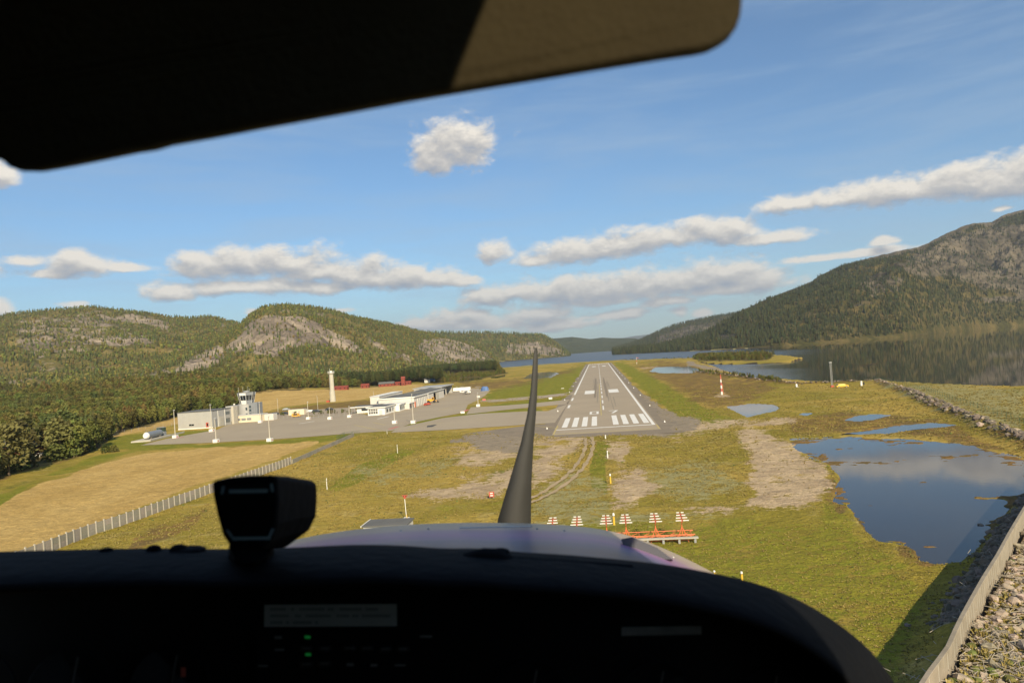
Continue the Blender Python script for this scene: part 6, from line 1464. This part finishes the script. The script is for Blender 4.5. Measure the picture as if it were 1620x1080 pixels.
for x, w, h in ((168, 11, 4), (243, 12, 7), (283, 15, 8), (300, 26, 4), (792, 15, 5)):
    y = float(np.interp(x, top[:, 0], top[:, 1])); MB().ball(c3(x, y+2, 1.12), w/FPX*1.12, 10, 6, (1, .8, h/w)).build('defroster_knob', M['cover'], gs, smooth=True)
# fold of the cover catching light at the middle
fold = loft([[c3(x, y, d) for x, y in P] for d, P in ((1.09, [(735,874),(765,866),(790,867),(812,880),(870,884),(1000,893)]), (1.075, [(728,882),(762,873),(792,875),(816,889),(872,894),(1004,903)]), (1.07, [(726,889),(762,884),(794,887),(818,897),(872,902),(1004,909)]))]); fold.build('cover_fold', M['cover'], gs, smooth=True)
# instrument panel
PD = 1.06
pl = [(-260,920),(0,915),(700,912),(1040,935),(1160,955),(1240,985),(1310,1030),(1370,1085),(1400,1160),(1400,1420),(-260,1420)]
panel = MB().add([c3(a, b, PD) for a, b in pl]+[c3(a, b, PD+.03) for a, b in pl], [tuple(range(10, -1, -1)), tuple(range(11, 22))]+[(i, (i+1) % 11, 11+(i+1) % 11, 11+i) for i in range(11)]).build('instrument_panel', M['panel_black'], AC)
def plate(name, x0, y0, x1, y1, m, parent, d=PD, th=.004, skew=0.0):
    P = [(x0, y0), (x1, y0+skew), (x1, y1+skew), (x0, y1)]
    return MB().add([c3(a, b, d-th) for a, b in P]+[c3(a, b, d-.0005) for a, b in P], [(0,3,2,1), (0,1,5,4), (1,2,6,5), (2,3,7,6), (3,0,4,7), (4,5,6,7)]).build(name, M[m], parent)
pc = plate('placard', 418, 956, 628, 991, 'placard', panel, skew=-1.2); pc['label'] = 'pale oblong placard with three lines of fine print'
for y, words in ((963, (28,8,40,14,36,22,26,12)), (973.5, (34,12,44,20,10,48,26)), (984, (20,6,30,8))):
    x = 428
    for w in words:
        if x+w > 622: break
        for k in range(max(1, w//5)):      # the letters are too small to read: single strokes
            plate('letter', x+k*5, y-2, x+k*5+3.4, y+1.8, 'print', pc, PD-.0045, .0006)
        x += w+5
p2 = plate('label_strip', 983, 991, 1110, 1005, 'pale_mark', panel, skew=-2); p2['label'] = 'narrow worn grey label strip'
p2.data.materials[0] = mat('worn_label', (.12, .12, .11), .8, 0, (.07, .07, .065), 30)
radio = plate('radio', 405, 998, 700, 1200, 'panel_black', panel, th=.012)
D2 = PD-.0125
for x, y in ((484,1025),(513,1025),(552,1025),(580,1025),(609,1026),(637,1026),(484,1050),(513,1049)):
    MB().ball(c3(x, y, D2), .0115, 12, 6, (1, .35, .55)).build('button', M['dial'], radio, smooth=True)
    plate('button_mark', x-7, y-2.5, x+7, y+2.5, 'print', radio, D2-.0042, .0005)
for x, y in ((486.5,1007),(487.5,1034.5)): plate('green_led', x-4.5, y-2.2, x+4.5, y+2.2, 'led', radio, D2, .001)
for x0, y0, x1, y1 in ((434,1005,446,1010),(434,1025,450,1029),(664,1004,684,1008),(548,1048,560,1053),(586,1049,597,1054),(624,1050,642,1053),(408,1051,424,1054)): plate('legend', x0, y0, x1, y1, 'print', radio, D2, .0006)
for x, y, r_ in ((115,1085,62),(272,1080,60),(-30,1085,55),(840,1105,62),(1040,1105,60),(1220,1110,55)):
    p = c3(x, y, PD-.008); rr_ = r_/FPX*PD; g_ = MB().tube(c3(x, y, PD-.002), p, rr_, rr_*.97, 28).build('gauge', M['dial'], panel)
    rg = MB()
    for k in range(28):
        a0, a1 = k*2*math.pi/28, (k+1)*2*math.pi/28; rg.tube((p[0]+rr_*math.cos(a0), p[1]-.002, p[2]+rr_*math.sin(a0)), (p[0]+rr_*math.cos(a1), p[1]-.002, p[2]+rr_*math.sin(a1)), .0022, n=4, cap=False)
    rg.build('bezel', M['cover'], g_); nd = MB().tube((p[0], p[1]-.002, p[2]), (p[0]+rr_*.15, p[1]-.002, p[2]+rr_*.75), .0016, n=4).build('needle', M['pale_mark'], g_)
plate('red_light', 286, 1055, 294, 1070, 'red', panel, PD-.0085, .001)
# compass housing on the glareshield
A_ = [(333,761),(358,755),(392,751.5),(425,751),(438,753),(440,790),(438,828),(428,856),(416,868),(366,868),(351,846),(342,812),(336,784)]
B_ = [(418,766),(440,761),(470,758),(494,759),(502,766),(502.5,790),(501,815),(490,838),(452,866),(436,868),(428,852),(421,820),(417,790)]
cp = loft([[c3(*q, .86) for q in A_], [c3(q[0]*.5+.5*w[0], q[1]*.5+w[1]*.5-1.5, .95) for q, w in zip(A_, B_)], [c3(*q, 1.06) for q in B_]], True)
cp.f += [tuple(range(12, -1, -1)), tuple(range(26, 39))]
cmp_ = bevel(cp.build('magnetic_compass', M['cover'], AC), .006, 3); cmp_['label'] = 'black hooded compass with two pale lit strips'
MB().add([c3(a, b, .855) for a, b in ((345,768),(432,762),(431,812),(422,846),(372,856),(356,838),(348,806))], [tuple(range(6, -1, -1))]).build('face', M['dial'], cmp_)
for x0, y0, x1, y1, sk in ((362,774,424,780,-1), (367,849,428,854,-1)): plate('lit_strip', x0, y0, x1, y1, 'lens', cmp_, .852, .002, sk)
for P in (((351,769),(356,768),(353,781),(349,782)), ((427,765),(431,764),(434,778),(429,778)), ((357,838),(361,837),(369,848),(365,850)), ((430,835),(434,836),(428,849),(424,848))):
    MB().add([c3(a, b, .850) for a, b in P], [(3, 2, 1, 0)]).build('edge_mark', M['lens'], cmp_)
MB().tube(c3(398, 856, 1.0), c3(398, 873, 1.10), .030, .036, 12).build('mount', M['cover'], cmp_)
# sun visor
low = [(-90,215),(-40,235),(0,253),(10,262),(22,266.5),(54,267),(100,259),(150,249),(207,237),(235,233),(246,230),(260,225.5),(330,213),(400,199.5),(490,183),(560,170),(650,153),(766,133.5),(860,118),(930,106),(995,95.5),(1060,85),(1103,79),(1125,74),(1143,65),(1158,54),(1168,40),(1174,22),(1176,5),(1177,-40),(1175,-120)]
n = len(low); upr = [(q[0], -160) for q in low]
vd = lambda x: .52-.05*(x-200)/1000
vis = MB(); Fr = [c3(a, b, vd(a)) for a, b in low]+[c3(-90, -320, vd(0)), c3(1175, -320, vd(1100))][::-1]; Bk = [(p[0], p[1]+.014, p[2]) for p in Fr]; k = len(Fr)
vis.add(Fr+Bk, [tuple(range(k-1, -1, -1)), tuple(range(k, 2*k))]+[(i, (i+1) % k, k+(i+1) % k, k+i) for i in range(k)])
vz = bevel(vis.build('sun_visor', M['vinyl'], AC), .004, 3)
for (xa, ya), (xb, yb) in (((-60, 135), (720, 6)), ((-60, 186), (745, 24)), ((-60, 150), (760, 10))):
    MB().tube(c3(xa, ya, vd(xa)-.0004), c3(xb, yb, vd(xb)-.0004), .0012, n=5).build('welt', M['vinyl'], vz)
# windscreen pane with its centre seam, cabin lining
gm = bpy.data.materials.new('windscreen_perspex'); gm.use_nodes = True; t = gm.node_tree; t.nodes.clear()
tr_ = N(t, 'ShaderNodeBsdfTransparent', inp={0: (.955, .965, .955, 1)}); gl = N(t, 'ShaderNodeBsdfGlossy', inp={0: (1, 1, 1, 1), 1: .02}); mx = N(t, 'ShaderNodeMixShader', inp={0: .035}); ou = N(t, 'ShaderNodeOutputMaterial')
t.links.new(tr_.outputs[0], mx.inputs[1]); t.links.new(gl.outputs[0], mx.inputs[2]); t.links.new(mx.outputs[0], ou.inputs[0])
rows = []
for v_ in np.linspace(0, 1, 9): rows.append([(u*.74, 1.24-.36*(u**2)-.55*v_**1.3, -.47+.95*v_) for u in np.linspace(-1, 1, 17)])
loft(rows).build('windscreen', gm, AC, smooth=True)
cb_ = MB(); X0, X1, YB, YF, ZT, ZB = -.78, .80, -1.9, .62, .50, -1.25
def wallq(name, P): MB().add(P, [tuple(range(len(P)))]).build(name, M['cabin'], AC)
SX0, SX1, SY0, SY1 = .085, .42, -.06, .20          # unseen roof opening, added so a sun patch falls on the visor
for z_ in (ZT, ZT+.03):
    for P in ([(X0, YB, z_), (X1, YB, z_), (X1, SY0, z_), (X0, SY0, z_)], [(X0, SY1, z_), (X1, SY1, z_), (X1, YF, z_), (X0, YF, z_)], [(X0, SY0, z_), (SX0, SY0, z_), (SX0, SY1, z_), (X0, SY1, z_)], [(SX1, SY0, z_), (X1, SY0, z_), (X1, SY1, z_), (SX1, SY1, z_)]): wallq('cabin_roof', P)
tg_ = bpy.data.materials.new('sun_patch_tint'); tg_.use_nodes = True; t = tg_.node_tree; t.nodes.clear(); a_ = N(t, 'ShaderNodeBsdfTransparent', inp={0: (.24, .21, .15, 1)}); b_ = N(t, 'ShaderNodeOutputMaterial'); t.links.new(a_.outputs[0], b_.inputs[0])  # pane of the added roof opening, tinted to dim its sun patch
MB().add([(SX0, SY0, ZT+.015), (SX1, SY0, ZT+.015), (SX1, SY1, ZT+.015), (SX0, SY1, ZT+.015)], [(0, 1, 2, 3)]).build('sun_patch_pane', tg_, AC)
wallq('cabin_floor', [(X0, YB, ZB), (X1, YB, ZB), (X1, 1.2, ZB), (X0, 1.2, ZB)]); wallq('cabin_rear', [(X0, YB, ZB), (X1, YB, ZB), (X1, YB, ZT), (X0, YB, ZT)])
wallq('cabin_side', [(X0, YB, ZB), (X0, .95, ZB), (X0, .95, ZT), (X0, YB, ZT)])  # left side made windowless to keep light off the visor
wallq('cabin_side', [(X1, YB, ZB), (X1, .55, ZB), (X1, .55, -.30), (X1, YB, -.30)]); wallq('cabin_side', [(X1, YB, -.30), (X1, -.3, -.30), (X1, -.3, ZT), (X1, YB, ZT)])
wallq('firewall', [(X0, 1.16, ZB), (.50, 1.16, ZB), (.50, 1.16, -.60), (X0, 1.16, -.60)])

# ------------------------------------------------------------------ air
hm = bpy.data.materials.new('haze'); hm.use_nodes = True; t = hm.node_tree; t.nodes.clear()
pv = N(t, 'ShaderNodeVolumePrincipled'); pv.inputs['Color'].default_value = (.80, .88, 1.0, 1); pv.inputs['Density'].default_value = HAZE_DENSITY = 4.6e-5; pv.inputs['Anisotropy'].default_value = .2
ou = N(t, 'ShaderNodeOutputMaterial'); t.links.new(pv.outputs[0], ou.inputs['Volume'])
hz = MB().span((-14000, -1500, -120), (16000, 25500, 1300)).build('haze', hm); hz['kind'] = 'stuff'
